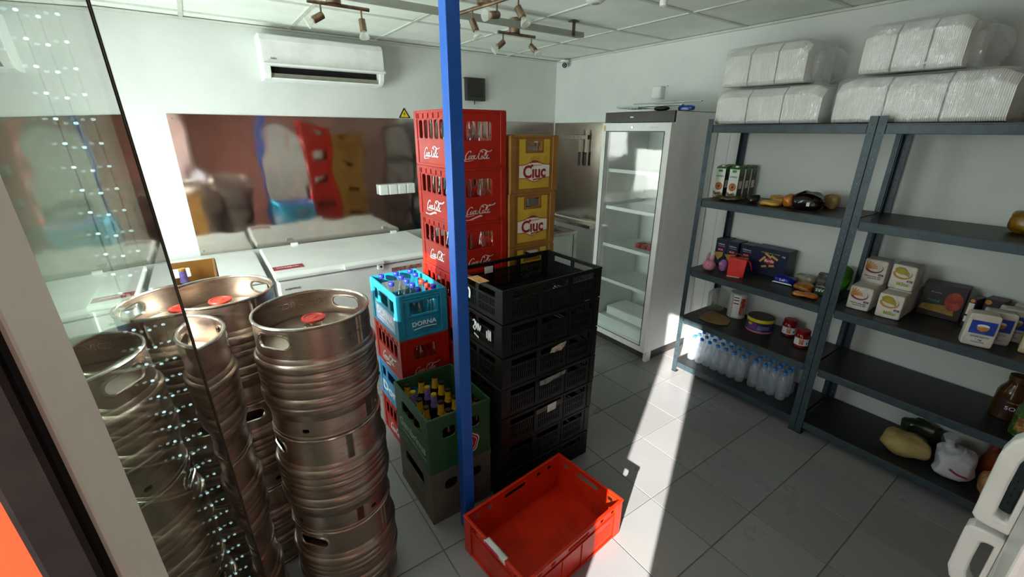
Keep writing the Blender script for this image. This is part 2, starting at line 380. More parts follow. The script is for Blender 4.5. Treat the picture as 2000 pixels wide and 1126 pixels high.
# ceiling: grid of lay-in tiles
CT = mat('ceiling_tile', 'eef3ea', .85, var='e6ece2', scale=4, bump=.12, bscale=160)
ce = sbox('ceiling', LX-.15, RX+.15, FY-.15, DY+.15, CZ+.02, CZ+.12, mat('ceiling_slab', '9a9c96', .9, var='8a8c86', scale=3))
xs = [LX]+[2.585-.625*k for k in range(5, -1, -1)]+[RX]; ys = [FY]+[3.03-.597*k for k in range(6, -1, -1)]+[3.625, DY]
cm = {}
for i in range(len(xs)-1):
    for j in range(len(ys)-1):
        w, d = xs[i+1]-xs[i]-.024, ys[j+1]-ys[j]-.024
        if w < .03 or d < .03: continue
        key = (round(w, 3), round(d, 3))
        if key not in cm:
            me = MB().box(-w/2-.005, w/2+.005, -d/2-.005, d/2+.005, .002, .012).mesh('tile'); me.materials.append(CT); cm[key] = me
        o = bpy.data.objects.new('tile', cm[key]); COL.objects.link(o); o.parent = ce; o.location = ((xs[i]+xs[i+1])/2, (ys[j]+ys[j+1])/2, CZ)
        if i == 3 and j == 6: o.location.x -= .011; o.location.y += .008; o.rotation_euler = (0, 0, .006)
GRID = mat('ceiling_grid', 'cfd3c8', .5, var='c2c6ba', scale=5)
for x in xs[1:-1]: MB().box(x-.012, x+.012, FY, DY, CZ-.004, CZ+.004).build('grid_bar', GRID, ce)
for y in ys[1:-1]: MB().box(LX, RX, y-.012, y+.012, CZ-.0045, CZ+.0035).build('grid_bar', GRID, ce)
struct(MB().box(LX, RX, DY-.022, DY, CZ-.016, CZ-.004).box(RX-.022, RX, FY, DY-.022, CZ-.016, CZ-.004).build('trim_1', GRID))

# wall sheets of polished, slightly buckled stainless steel
MIRROR = mat('polished_steel_sheet', 'dcd5cf', .08, 1, var='cfc7c1', scale=2.5, rvar=.03)
def sheet(name, label, w, h, fn, amp, seed):
    nx, ny = int(w/.03), int(h/.03); vs = []; fs = []
    for j in range(ny+1):
        for i in range(nx+1):
            x, y = w*i/nx, h*j/ny
            e = min(1, min(x, w-x, y, h-y)/.12)
            d = amp*e*(noise.noise(Vector((x*2.6+seed, y*1.1, seed)))+.55*noise.noise(Vector((x*5.5, y*2.3+seed, seed+4)))+.25*noise.noise(Vector((x*9, y*7+seed, 2))))
            vs.append(fn(x, y, .0045+max(-.002, d)))
    for j in range(ny):
        for i in range(nx): a = j*(nx+1)+i; fs.append((a, a+1, a+nx+2, a+nx+1))
    root = thing(name, label, 'wall panel', fn(0, 0, 0)); iv = Vector(fn(0, 0, 0))
    mb = MB().add([Vector(v)-iv for v in vs], fs); o = mb.build('sheet', MIRROR, root)
    for p in o.data.polygons: p.use_smooth = True
    MB().add([Vector(fn(x_, y_, z_))-iv for z_ in (.0002, .0020) for x_, y_ in ((.002, .002), (w-.002, .002), (w-.002, h-.002), (.002, h-.002))], [(3, 2, 1, 0), (4, 5, 6, 7), (0, 1, 5, 4), (1, 2, 6, 5), (2, 3, 7, 6), (3, 0, 4, 7)]).build('backing', STEEL, root)
    for (x, y) in ((.025, .03), (w-.03, .03), (.025, h-.03), (w-.03, h-.03)):
        a = Vector(fn(x, y, .006))-iv; b = Vector(fn(x, y, .009))-iv
        MB().tube([a, b], .006, 8).build('screw', STEEL, root)
    return root
sheet('steel_wall_sheet', 'wide wavy mirror-polished steel sheet on wall above the white freezers', 1.76, .96, lambda x, y, z: (-.11+x, DY-z, .885+y), .0036, 1.0)
MIRROR = mat('satin_steel_sheet', 'b8b5ab', .2, 1, var='aaa79d', scale=2.5, rvar=.05)
sheet('steel_wall_sheet', 'steel sheet on the back wall in the corner behind the yellow beer crates', 1.53, .955, lambda x, y, z: (1.655+x, DY-z, .885+y), .003, 7.0)
sheet('steel_wall_sheet', 'steel sheet on the right wall carrying the knife rack', .9, .955, lambda x, y, z: (RX-z, DY-.015-x, .88+y), .002, 12.0)

# glass door leaf standing open on the left, leaning a touch
def px(z): return -.058-.0253*z
LEAN = math.atan(.0253)
door = struct(thing('door_1', 'open glass door leaf with dark edge seal left of the kegs', 'door', (px(0), 0, 0)))
del door['category']; del door['label']
door.rotation_euler = (0, -LEAN, 0)
MB().box(-.006, .0, .40, 1.19, .02, 2.1).build('glass_pane', GLASS, door)
MB().box(-.017, .001, 1.178, 1.192, .01, 2.12).build('edge_seal', mat('dark_seal', '14120f', .5, var='241e18', scale=20), door)
MB().box(-.019, .003, 1.192, 1.197, .01, 2.12).build('edge_profile', mat('bronze_profile', '6b5638', .35, .6, var='4a3a26', scale=20), door)
MB().box(-.03, .002, .318, .402, .0, 2.15).build('stile', mat('cream_frame', 'fbf7ea', .5, var='f5f0e0', scale=3), door, bevel=.003)
MB().box(-.024, .001, .300, .3175, .0, 2.15).build('gasket', mat('rubber_gasket', '0d0908', .8, var='140e0c', scale=15, spec=.08), door, bevel=.004)
# three strings of glowing dots behind the glass, standing in for its light reflections
REFLECT_DOT = emis('led_light', 'cfe4ff', 8)
WIRE = mat('led_wire', '3a3f45', .4, var='2d3238', scale=10)
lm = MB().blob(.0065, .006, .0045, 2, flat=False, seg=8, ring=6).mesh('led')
lm.materials.append(REFLECT_DOT)
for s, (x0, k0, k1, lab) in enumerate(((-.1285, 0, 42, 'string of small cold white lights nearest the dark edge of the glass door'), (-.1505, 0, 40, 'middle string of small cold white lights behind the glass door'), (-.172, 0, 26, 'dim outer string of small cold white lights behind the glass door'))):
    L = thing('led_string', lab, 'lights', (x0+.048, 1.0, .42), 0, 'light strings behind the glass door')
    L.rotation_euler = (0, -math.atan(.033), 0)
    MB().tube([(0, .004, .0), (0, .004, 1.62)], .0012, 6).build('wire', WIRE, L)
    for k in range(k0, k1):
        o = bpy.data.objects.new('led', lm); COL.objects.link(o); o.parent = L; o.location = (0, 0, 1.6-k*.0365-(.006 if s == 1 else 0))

# blue steel post
post = thing('steel_post', 'blue painted square steel post from floor to ceiling', 'post', (.725, 1.385, 0))
BLUE = mat('blue_paint', '1056b2', .36, var='226cc6', scale=7, vlo=.55, vhi=.75)
MB().box(-.025, .025, -.025, .025, .0, CZ-.004).build('tube', BLUE, post, bevel=.003)

# ================================================================== KEGS
def keg(name, label, cap, rz, loc, group, lettering=False, clean=False):
    R = .19; k = thing(name, label, 'keg', loc, rz, group)
    prof = [(.120, .062), (.168, .058), (.1785, .072), (.1785, .094), (.1815, .100), (.1870, .103), (.1876, .118), (.1850, .121), (.1850, .124), (.1895, .129), (.1912, .136), (.1912, .146), (.1895, .153), (.1845, .157), (.1845, .160), (.1874, .164), (.1874, .192), (.1855, .195), (.1855, .198), (.1880, .202), (.1880, .214), (.1855, .218), (.1874, .222), (.1874, .238), (.1845, .242), (.1845, .245), (.1895, .250), (.1912, .257), (.1912, .266), (.1895, .273), (.1835, .278), (.1825, .284), (.180, .292), (.172, .304), (.150, .313), (.110, .321), (.06, .326), (.028, .327)]
    MB().lathe(prof, 56).build('body', KEG, k, smooth=True)
    def ring(r, z0, h, holes, nm, t=.004, m=KEG):
        W = 2*PI*r
        fn = lambda x, y, z: ((r-t+z)*math.cos(x/r), (r-t+z)*math.sin(x/r), z0+y)
        o = MB().panel(W, h, t, holes, fn, split=[W*i/64 for i in range(65)], r=0).build(nm, m, k, smooth=True)
        return o
    W = 2*PI*.178
    hs = []
    for q in (.25, .75): hs.append((W*q-.058, W*q+.058, .042, .088, .021))
    ring(.178, .286, .108, hs, 'top_chime')
    for q in (.25, .75):      # rolled lip around each hand hole
        pts = [(.178*math.cos(a/.178), .178*math.sin(a/.178), .286+z) for a, z in [(W*q+u, .065+v) for u, v in [(.038*c if abs(c) < 1 else math.copysign(.037, c), 0) for c in ()]]]
        loop = [(.037+.023*math.cos(t), .023*math.sin(t)) for t in [-PI/2+PI*i/8 for i in range(9)]]+[(-.037+.023*math.cos(t), .023*math.sin(t)) for t in [PI/2+PI*i/8 for i in range(9)]]
        MB().tube([(.177*math.cos((W*q+u)/.178), .177*math.sin((W*q+u)/.178), .351+v) for u, v in loop], .0045, 6, closed=True).build('handle_lip', KEG_CLEAN, k, smooth=True)
    MB().tube([(.1765*math.cos(a), .1765*math.sin(a), .3945) for a in [2*PI*i/64 for i in range(64)]], .0055, 8, closed=True).build('top_rim', KEG_CLEAN, k, smooth=True)
    hs2 = [(2*PI*.176*q-.011, 2*PI*.176*q+.011, .022, .036, .006) for q in (.05, .3, .55, .8)]
    ring(.176, .006, .075, hs2, 'bottom_chime')
    MB().tube([(.1735*math.cos(a), .1735*math.sin(a), .0058) for a in [2*PI*i/64 for i in range(64)]], .0055, 8, closed=True).build('bottom_rim', KEG, k, smooth=True)
    nk = MB().lathe([(.036, .322), (.036, .331), (.027, .333), (.027, .352), (.024, .356)], 24).build('valve_neck', KEG_CLEAN, k, smooth=True)
    if cap:
        MB().lathe([(.0275, .351), (.036, .353), (.0385, .358), (.0375, .3615), (.03, .3625), (.0285, .3605), (.012, .3605), (.010, .3625), (.003, .3625)], 28).build('dust_cap', mat('red_cap_plastic', 'c2301f', .42, var='a82818', scale=30), nk, smooth=True)
    else:
        MB().lathe([(.02, .355), (.02, .3575), (.003, .3575)], 20).build('valve', BLACKP, nk, smooth=True)
    if lettering:
        # raised lettering pressed into the far inner side of the chime, so it reads backwards from here
        r = .1738
        def bend(p):
            a = math.radians(90) + p[0]/r - rz
            return ((r-p[2])*math.cos(a), (r-p[2])*math.sin(a), .356+p[1])
        text('KRU\u0160OVICE', .03, KEG_CLEAN, k, '-y', (0, 0, 0), width=.17, ext=.0016, bend=lambda p: bend((p[0], p[1], p[2])), bold=.01, name='pressed_lettering')
        r2 = .1783
        for s_, z_, w_, a_ in (('PROPERTY OF', .342, .10, -62), ('2012', .328, .035, -62), ('BENEX', .352, .06, -20), ('MUST', .338, .04, -20)):
            def bend2(p, a_=a_, z_=z_):
                a = math.radians(a_) + p[0]/r2 - rz; return ((r2+p[2])*math.cos(a), (r2+p[2])*math.sin(a), z_+p[1])
            text(s_, .013, KEG_CLEAN, k, '-y', (0, 0, 0), width=w_, ext=.0006, bend=bend2, name='stamped_lettering')
    return k
H = .4
ka = math.radians(38)-PI/2       # hand holes at +38 and +218 degrees
main = (.22, 1.475)
keg('beer_keg', 'steel keg with red cap on top of the front keg stack, rim lettering inside', True, ka, (*main, 2*H), 'steel kegs', lettering=True)
keg('beer_keg', 'middle steel keg of the front stack under the red-capped one', False, math.radians(8)-PI/2, (*main, H), 'steel kegs')
keg('beer_keg', 'bottom steel keg of the front stack standing on the floor', False, math.radians(40)-PI/2, (*main, 0), 'steel kegs')
back = (-.028, 1.835)
k0 = keg('beer_keg', 'steel keg with red cap on top of the rear stack before the white freezer', True, math.radians(32)-PI/2, (*back, 2*H), 'steel kegs')
kd = keg('beer_keg', 'second steel keg in the rear keg stack', False, 0, (*back, H), 'steel kegs')
dup(kd, 'lowest steel keg in the rear keg stack', (*back, 0), 1.0)
left = (-.205, 1.47)
dup(kd, 'capless steel keg on top of the stack behind the glass door edge', (*left, 2*H-.015), math.radians(100))
dup(kd, 'middle steel keg of the stack behind the glass door edge', (*left, H-.015), .4)
kk = dup(kd, 'lowest steel keg of the stack behind the glass door edge', (*left, -.0), 1.7)
for o in COL.objects:
    if o.get('label') in ('capless steel keg on top of the stack behind the glass door edge', 'middle steel keg of the stack behind the glass door edge'): o.location.z += .015

# ================================================================== CRATES
def crate_body(sx, sy, h, t, hx, hy, m, root, ribs=None, rim=.018, corner=.028, base=.02):
    """moulded bottle crate: four pierced walls, corner columns, rim and base bands; hx/hy are holes on the x and y walls"""
    mb = MB(); a, b = sx/2, sy/2
    W = lambda holes, w: [(H[0]*w, H[1]*w, H[2]*h, H[3]*h, *(H[4:] or (.006,))) for H in holes]
    mb.panel(sy, h, t, W(hx, sy), lambda x, y, z: (-a+t-z, b-x, y)); mb.panel(sy, h, t, W(hx, sy), lambda x, y, z: (a-t+z, -b+x, y))
    mb.panel(sx-2*t, h, t, W(hy, sx-2*t), lambda x, y, z: (-a+t+x, -b+t-z, y)); mb.panel(sx-2*t, h, t, W(hy, sx-2*t), lambda x, y, z: (a-t-x, b-t+z, y))
    mb.box(-a+t, a-t, -b+t, b-t, .004, .004+t)
    return mb.build('body', m, root, bevel=.0015)
def frame_ring(x0, x1, y0, y1, z0, z1, w):
    """closed rectangular ring, one connected piece"""
    return MB().panel(x1-x0, y1-y0, z1-z0, [(w, x1-x0-w, w, y1-y0-w)], lambda x, y, z: (x0+x, y0+y, z0+z))
def bands(sx, sy, m, root, zs, proud=.003, name='rim_band'):
    a, b = sx/2, sy/2
    for z0, z1 in zs: frame_ring(-a-proud, a+proud, -b-proud, b+proud, z0, z1, proud).build(name, m, root, bevel=.001)
def columns(sx, sy, h, m, root, w=.035, proud=.004, z0=.006, z1=None, name='corner_column'):
    a, b = sx/2, sy/2
    for ux in (-1, 1):
        for uy in (-1, 1):
            poly = [(ux*(a+proud), uy*(b+proud)), (ux*(a-w), uy*(b+proud)), (ux*(a-w), uy*b), (ux*a, uy*b), (ux*a, uy*(b-w)), (ux*(a+proud), uy*(b-w))]
            MB().prism(poly, z0, z1 or h-.006).build(name, m, root, bevel=.0015)
def stuff(o): o['kind'] = 'stuff'; return o

BOT_CAP_BLUE = mat('blue_cap', '2433a8', .4, var='1d2a90', scale=30)
def bottle_clear(name, label, loc, group, h=.225, cap=None, r=.0295):
    k = thing(name, label, 'bottle', loc, random.random()*6, group)
    p = [(.022, 0), (r, .004), (r*.97, h*.18), (r*.86, h*.3), (r*.99, h*.46), (r, h*.54), (r*.8, h*.66), (r*.5, h*.8), (.0125, h*.9), (.0135, h*.955), (.0135, h*.965), (.0125, h*.975), (.0125, h)]
    MB().lathe(p, 14).build('glass', BOTTLE, k, smooth=True)
    if cap: MB().lathe([(.0145, h-.018), (.0155, h-.016), (.0155, h+.001), (.014, h+.003), (.002, h+.003)], 14).build('cap', cap, k, smooth=True)
    return k
# --- tall stack of seven red crates
def coke_crate(label, loc, sx, sy, h, wave, face_pale, group):
    c = thing('bottle_crate', label, 'crate', loc, 0, group)
    hx = [(.13+.155*i, .13+.155*i+.115, .50, .83, .012) for i in range(5)]
    hy = [(.25, .75, .47, .80, .012)]
    crate_body(sx, sy, h, .006, hx, hy, REDP, c)
    bands(sx, sy, REDP, c, [(h-.014, h-.001), (.0, .012)]); columns(sx, sy, h, REDP, c, .03)
    mb = MB()       # short ribs on the top band of the long sides, frame around the end window
    for s in (-1, 1):
        for i in range(6):
            y = -sy/2+.045+i*(sy-.09)/5; mb.box(min(s*sx/2, s*(sx/2+.004)), max(s*sx/2, s*(sx/2+.004)), y-.003, y+.003, h*.84, h-.015)
        y0, y1 = -sy/2, sy/2; mb.box(min(s*sx/2, s*(sx/2+.004)), max(s*sx/2, s*(sx/2+.004)), y0+.03, y1-.03, h*.84, h*.86)
        mb.box(min(s*sx/2, s*(sx/2+.004)), max(s*sx/2, s*(sx/2+.004)), y0+.03, y1-.03, h*.47, h*.49)
    stuff(mb.build('ribs', REDP, c))
    script_logo(LETTER, c, '-x', (-sx/2-.0005, .0, h*.25), sy*.5, wave); script_logo(PALE, c, '-y', (0, -sy/2-.0005, h*.22), sx*.52, wave)
    return c
CH = .2637; cc = (1.118, 2.075); CS = (.31, .38)
names7 = ['bottom crate of the tall red stack, on the floor behind the turquoise-topped stack', 'second red crate from the floor in the tall red stack', 'third red crate from the floor in the tall red stack',
          'fourth red crate from the floor in the tall red stack, level with the turquoise crate', 'third red crate from the top of the tall stack, plain script logo', 'second red crate from the top of the tall stack, logo with white wave', 'topmost red crate of the tall stack full of clear bottles']
for i in range(7):
    coke_crate(names7[i], (cc[0]+random.uniform(-.003, .003), cc[1]+random.uniform(-.003, .003), i*CH), *CS, CH-.0008, i == 5, True, 'tall stack of red crates')
    if i >= 3:
        where = ['fourth', 'fifth', 'sixth', 'topmost'][i-3]
        spots = [(-.115+.077*a, -.15) for a in range(4)]+[(-.115, -.15+.075*b) for b in range(1, 5)]+([(-.04, -.07), (.037, -.07)] if i == 6 else [])
        for (x, y) in spots:
            if random.random() < .1: continue
            bottle_clear('glass_bottle', 'clear glass bottle inside the %s crate of the tall red stack' % where, (cc[0]+x, cc[1]+y, i*CH+.011), 'bottles in the %s tall-stack crate' % where)

# --- front stack: turquoise, red, blue, red
DH = .2459; dc = (.806, 2.15); DS = (.268, .395)
def dorna_crate(label, loc, top):
    c = thing('bottle_crate', label, 'crate', loc, 0, 'stack with the turquoise crate'); sx, sy = DS; h = DH-.0008; m = BLUEP if top else BLUEP2
    crate_body(sx, sy, h, .006, [(.12, .26, .55, .86), (.34, .66, .55, .86), (.74, .88, .55, .86)], [(.24, .8, .52, .80)], m, c)
    bands(sx, sy, m, c, [(h-.012, h-.001), (h-.026, h-.020), (h-.04, h-.034), (0, .012)]); columns(sx, sy, h, m, c, .032)
    z0, z1 = h*.50, h*.82; x0, x1 = -.073, .083        # raised frame round the end window
    MB().panel(x1-x0+.008, z1-z0+.008, .004, [(.004, x1-x0+.004, .004, z1-z0+.004)], lambda x, y, z: (x0-.004+x, -sy/2-z, z0-.004+y)).build('window_frame', m, c)
    if top:
        decal(rect(sy*.74, h*.40), mat('lilac_label', '9fb4d6', .5, var='b7c0e0', scale=6), c, '-x', (-sx/2-.0006, 0, h*.27), 'label_panel')
        text('DORNA', .062, LETTER, c, '-x', (-sx/2-.0016, .0, h*.32), width=sy*.62, bold=.012)
        text('DORNA', .034, LETTER, c, '-y', (0.006, -sy/2-.0006, h*.30), width=sx*.5, bold=.006)
        mb = MB(); M = face_m('-y', (.006, -sy/2-.0004, h*.20)); ribbon(mb, [(-.06, -.004), (0, .004), (.066, 0)], (0, .0018), .0004, .0012, M, 1)
        M = face_m('-x', (-sx/2-.0014, 0, h*.16)); ribbon(mb, [(-.09, .006), (.0, .010), (.12, -.008)], (0, .003), .0006, .0012, M, 1); mb.build('underline_swash', LETTER, c)
    else: text('Dorna', .085, LETTER, c, '-x', (-sx/2-.0006, .0, h*.28), width=sy*.8, bold=.02)
    return c
dorna_crate('turquoise crate of capped water bottles on top of the shorter stack', (*dc, 3*DH), True)
coke_crate('red crate directly under the turquoise water crate', (dc[0], dc[1], 2*DH), *DS, DH-.0008, True, True, 'stack with the turquoise crate')
dorna_crate('blue crate third from the top, between two red crates beside the kegs', (*dc, DH), False)
coke_crate('lowest red crate on the floor under the blue crate beside the kegs', (dc[0], dc[1], 0), *DS, DH-.0008, False, True, 'stack with the turquoise crate')
REDCAP = mat('red_cap', 'c8352a', .4, var='a82a20', scale=30)
for i in range(3):
    for j in range(5):
        x, y = dc[0]-.085+.085*i, dc[1]-.155+.0775*j
        if i == 0 and j in (0, 1, 3): continue
        red = (i == 2 and j in (1, 2))
        bottle_clear('water_bottle', ('red-capped' if red else 'blue-capped') + ' glass water bottle in the turquoise crate', (x, y, 3*DH+.011), ('red' if red else 'blue')+'-capped bottles in the turquoise crate', .242 if not red else .225, REDCAP if red else BOT_CAP_BLUE, .031)
for x in (-.085, -.01, .07): bottle_clear('glass_bottle', 'clear glass bottle in the red crate under the turquoise one', (dc[0]+x, dc[1]-.155, 2*DH+.011), 'bottles in the red crate under the turquoise one', .215)

# --- two beer crates, green over faded grey
GH = .29; gc = (.751, 1.67); GS = (.316, .39)
def seal(parent, origin, m1, m2, s):
    wob = lambda r, k: [(r*(1+.07*math.sin(5*a+k))*math.cos(a), r*1.12*(1+.07*math.sin(5*a+k))*math.sin(a)) for a in [2*PI*i/40 for i in range(40)]]
    M = face_m('-y', origin)
    for k, (r, m, z) in enumerate(((1, m2, .0004), (.9, m1, .0008), (.74, m2, .0011), (.68, m1, .0014))):
        MB().prism([(x*s, y*s) for x, y in wob(r, k*.15)], 0, z, M).build('seal_emblem', m, parent)
    text('G', s*1.0, m2, parent, '-y', (origin[0], origin[1]-.0015, origin[2]), bold=.01)
def beer_crate(label, loc, m, fade):
    c = thing('beer_crate', label, 'crate', loc, 0, 'green and grey beer crates'); sx, sy = GS; h = GH-.0008
    crate_body(sx, sy, h, .007, [(.22, .78, .56, .80, .02)], [(.2, .42, .58, .78, .02), (.62, .84, .58, .78, .02)], m, c)
    bands(sx, sy, m, c, [(h-.02, h-.001), (0, .014)], .0025)
    l = mat('crate_print_pale', '9fb29a', .6) if not fade else mat('crate_print_worn', '7a6048', .6, var='5a5044', scale=40)
    text('Gambrinus', .062, l, c, '-x', (-sx/2-.0006, 0.0, h*.34), width=sy*.78, bold=.012, rot=0)
    mb = MB(); ribbon(mb, [(-.12, 0), (0, 0), (.16, 0)], (0, .0025), .0008, .001, face_m('-x', (-sx/2-.0004, 0, h*.20)), 1); mb.build('underline_swash', l, c)
    seal(c, (.045, -sy/2-.0004, h*.30), mat('seal_red', 'a01a1a', .5) if not fade else mat('seal_red_worn', '5a3a30', .6), LETTER if not fade else mat('seal_line_worn', '8a5040', .6), .05)
    return c
beer_crate('faded grey beer crate on the floor under the green one', (*gc, 0), GREYGREEN, True)
beer_crate('green beer crate with dark bottles in front of the blue post', (*gc, GH), GREENP, False)
BROWN = mat('brown_bottle_glass', '1a0d06', .12, spec=.6)
FY_ = mat('yellow_foil', 'c9a01e', .4, var='a8831a', scale=60); FP_ = mat('purple_foil', '6a5aa0', .4, var='8577b5', scale=60)
def beer_bottle(label, loc, foil, group, h=.262):
    k = thing('beer_bottle', label, 'bottle', loc, 0, group)
    MB().lathe([(.028, 0), (.0315, .004), (.0315, .15), (.029, .17), (.019, .195), (.0145, .215), (.0135, h-.006), (.0125, h)], 16).build('glass', BROWN, k, smooth=True)
    f = MB().lathe([(.0192, .197), (.0152, .216), (.0142, h-.012), (.0142, h-.008)], 16, cap=False).build('neck_foil', foil, k, smooth=True)
    MB().lathe([(.0142, h-.008), (.0148, h-.004), (.0135, h+.002), (.003, h+.002)], 14).build('crown_cap', mat('crown_cap_dark', '2a2018', .4, .4) if foil is FY_ else mat('crown_cap_gold', 'c8a828', .35, .5), k, smooth=True)
    MB().lathe([(.0318, .06), (.0318, .125)], 16, cap=False).build('label', mat('beer_label', 'd8c060', .5, var='c0a848', scale=30), k, smooth=True)
    return k
for i in range(4):
    for j in range(5):
        x, y = .643+.0745*i, 1.525+.0745*j
        if i == 3 and j > 1: continue
        if i == 2 and j == 0: continue
        if i == 0 and j == 0: continue
        f = FP_ if (i, j) in ((1, 3), (0, 3), (1, 2)) else FY_
        beer_bottle('dark beer bottle with %s neck foil in the green crate' % ('purple' if f is FP_ else 'yellow'), (x, y, GH+.0125), f, '%s-necked bottles in the green crate' % ('purple' if f is FP_ else 'yellow'))

# --- six tan beer crates behind the black ones
UH = .2888; uc = (1.443, 2.072); US = (.30, .40)
YEL = mat('yellow_label', 'c9a633', .5, var='bd9a2a', scale=12); CREAM = mat('cream_label', 'e8e0d0', .5, var='ddd4c2', scale=20); DRED = mat('dark_red_print', '8e1c20', .5); TANW = mat('tan_print', 'b98a3a', .5)
def ciuc_crate(label, loc, detail):
    c = thing('beer_crate', label, 'crate', loc, 0, 'tan beer crates behind the black crates'); sx, sy = US; h = UH-.0008
    crate_body(sx, sy, h, .007, [(.25, .75, .6, .78, .012)], [(.34, .66, .74, .90, .006)], TANP, c)
    bands(sx, sy, TANP, c, [(h-.012, h-.001), (0, .012)], .003); columns(sx, sy, h, TANP, c, .03, .005)
    if detail:
        y = -sy/2-.0006
        MB().panel(.2, .245, .0008, [(.04, .16, .178, .246)], lambda x, yy, z: (-.10+x, y-z, .022+yy)).build('label_panel', YEL, c)
        decal([(-.1, -.03), (-.05, -.034), (-.02, -.048), (0, -.052), (.02, -.048), (.05, -.034), (.1, -.03), (.1, .036), (.05, .042), (.03, .052), (-.03, .052), (-.05, .042), (-.1, .036)], DRED, c, '-y', (0, y-.0006, .105), 'banner_edge')
        decal([(-.1, -.027), (-.05, -.030), (-.02, -.044), (0, -.048), (.02, -.044), (.05, -.030), (.1, -.027), (.1, .033), (.05, .038), (.03, .047), (-.03, .047), (-.05, .038), (-.1, .033)], CREAM, c, '-y', (0, y-.0010, .105), 'banner')
        text('C\u0131uc', .088, DRED, c, '-y', (0, y-.0018, .104), width=.15, bold=.03); decal(rect(.016, .012), DRED, c, '-y', (-.018, y-.0014, .1375), 'letter_dot')
        text('PREMIUM', .012, TANW, c, '-y', (.02, y-.0018, .138), width=.05)
        decal([(-.03, -.006), (-.02, .004), (0, .008), (.02, .004), (.03, -.006), (.03, -.002), (.02, .010), (0, .014), (-.02, .010), (-.03, -.002)], DRED, c, '-y', (0, y-.0014, .151), 'arch')
        mb = MB(); M = face_m('-y', (0, y-.0012, .162))
        for k in range(-2, 3):
            mb.prism([(k*.011-.004, 0), (k*.011+.004, 0), (k*.011+.004, .014+(.006 if k == 0 else 0)), (k*.011, .021+(.006 if k == 0 else 0)), (k*.011-.004, .014+(.006 if k == 0 else 0))], 0, .0008, M)
        mb.build('castle_emblem', TANW, c)
        decal([(-.01, -.004), (.05, .004), (.055, .008), (-.012, .003)], DRED, c, '-y', (0, y-.0016, .066), 'swash')
    return c
ul = ['lowest tan beer crate on the floor, hidden behind the black crates', 'second tan beer crate from the floor, behind the black crates', 'third tan beer crate from the floor, behind the black crates', 'fourth tan beer crate from the floor, just above the black rim',
      'second tan beer crate from the top with yellow label', 'topmost tan beer crate with yellow label beside the tall red stack']
for i in range(6): ciuc_crate(ul[i], (uc[0]+(.006 if i == 5 else 0), uc[1], i*UH), i >= 3)
for x, i in ((0.0, 4), (.02, 5)):
    for dx in (-.035, .035) if i == 5 else (0,):
        bottle_clear('glass_bottle', 'bottle neck showing in the window of the %s tan beer crate' % ('topmost' if i == 5 else 'second'), (uc[0]+x+dx, uc[1]-.155, i*UH+.0125), 'bottles in the %s tan crate' % ('topmost' if i == 5 else 'second'), .255, mat('cream_cap', 'd8d0c0', .5) if i == 5 else REDCAP)
# yellow crate stack behind the kegs, with one purple-necked bottle
for i in range(4):
    ciuc_crate(['bottom', 'second', 'third', 'topmost'][i]+' crate of the mustard stack behind the rear kegs', (-.175, 2.33, i*UH), False)['group'] = 'mustard crates behind the kegs'
    list(COL.objects)
for j, (x, y) in enumerate(((-.155, 2.45), (-.235, 2.45))):
    b = beer_bottle('%s purple-necked bottle in the mustard crate behind the kegs' % ('right' if j == 0 else 'left'), (x, y, 3*UH+.0125), FP_, 'bottles in the mustard crate', .262)
    b.location.z = 3*UH+.0125+.0

# --- seven black slatted crates
def black_crate_mesh():
    mb = MB(); sx, sy, h, t = .6, .4, .1570, .005
    def slots(w, handle):
        H = []
        n = 3 if w > .5 else 2
        sec = (w-.08)/n
        for s in range(n):
            x0 = .04+s*sec+.012; cnt = int((sec-.024)/.0115)
            mid = handle and ((n == 3 and s == 1) or n == 2)
            for k in range(cnt):
                xa = x0+k*(sec-.024)/cnt
                for z0, z1 in (((.022, .058), (.064, .098)) if mid else ((.022, .058), (.064, .098))): H.append((xa, xa+.0055, z0, z1))
            H.append((x0, x0+sec-.024, .108, .138))
        return H
    mb.panel(sx, h-.008, t, slots(sx, 1), lambda x, y, z: (-.3+x, -.2+t-z, y)); mb.panel(sx, h-.008, t, slots(sx, 1), lambda x, y, z: (.3-x, .2-t+z, y))
    mb.panel(sy-2*t, h-.008, t, slots(sy-2*t, 1), lambda x, y, z: (-.3+t-z, .2-t-x, y)); mb.panel(sy-2*t, h-.008, t, slots(sy-2*t, 1), lambda x, y, z: (.3-t+z, -.2+t+x, y))
    return mb
def black_rim(): return frame_ring(-.304, .304, -.204, .204, .147, .1575, .010)
def black_base():
    mb = MB(); H = []
    for i in range(24):
        for j in range(3): H.append((.03+i*.0225, .03+i*.0225+.012, .03+j*.115, .03+j*.115+.1))
    return mb.panel(.59, .39, .005, H, lambda x, y, z: (-.295+x, -.195+y, .001+z))
BH = .1609; bc = (1.229, 1.622)
def black_crate(label, loc, rz):
    c = thing('slatted_crate', label, 'crate', loc, rz, 'stack of black slatted crates')
    black_crate_mesh().build('slatted_walls', BLACKP, c); black_rim().build('rim', BLACKP, c, bevel=.002); black_base().build('base', BLACKP, c)
    columns(.6, .4, .15, BLACKP, c, .032, .003, .003, .147, 'corner_post')
    for u in (-.1, .1):
        for y0 in (-.203, .2): MB().box(u-.004, u+.004, y0, y0+.003, .003, .147).build('upright_rib', BLACKP, c)
    return c
bl = ['bottom black slatted crate, on the floor', 'second black slatted crate from the floor', 'third black slatted crate from the floor', 'fourth black slatted crate, in the middle of the stack', 'third black slatted crate from the top', 'second black slatted crate from the top, white scrawl on its end', 'topmost black slatted crate, empty with a torn tag']
b0 = None
offs = [(-.008, .0, .03), (-.004, .004, .022), (.0, .0, .028), (.004, .0, .02), (.002, -.002, .03), (.004, .0, .026), (.008, .002, .03)]
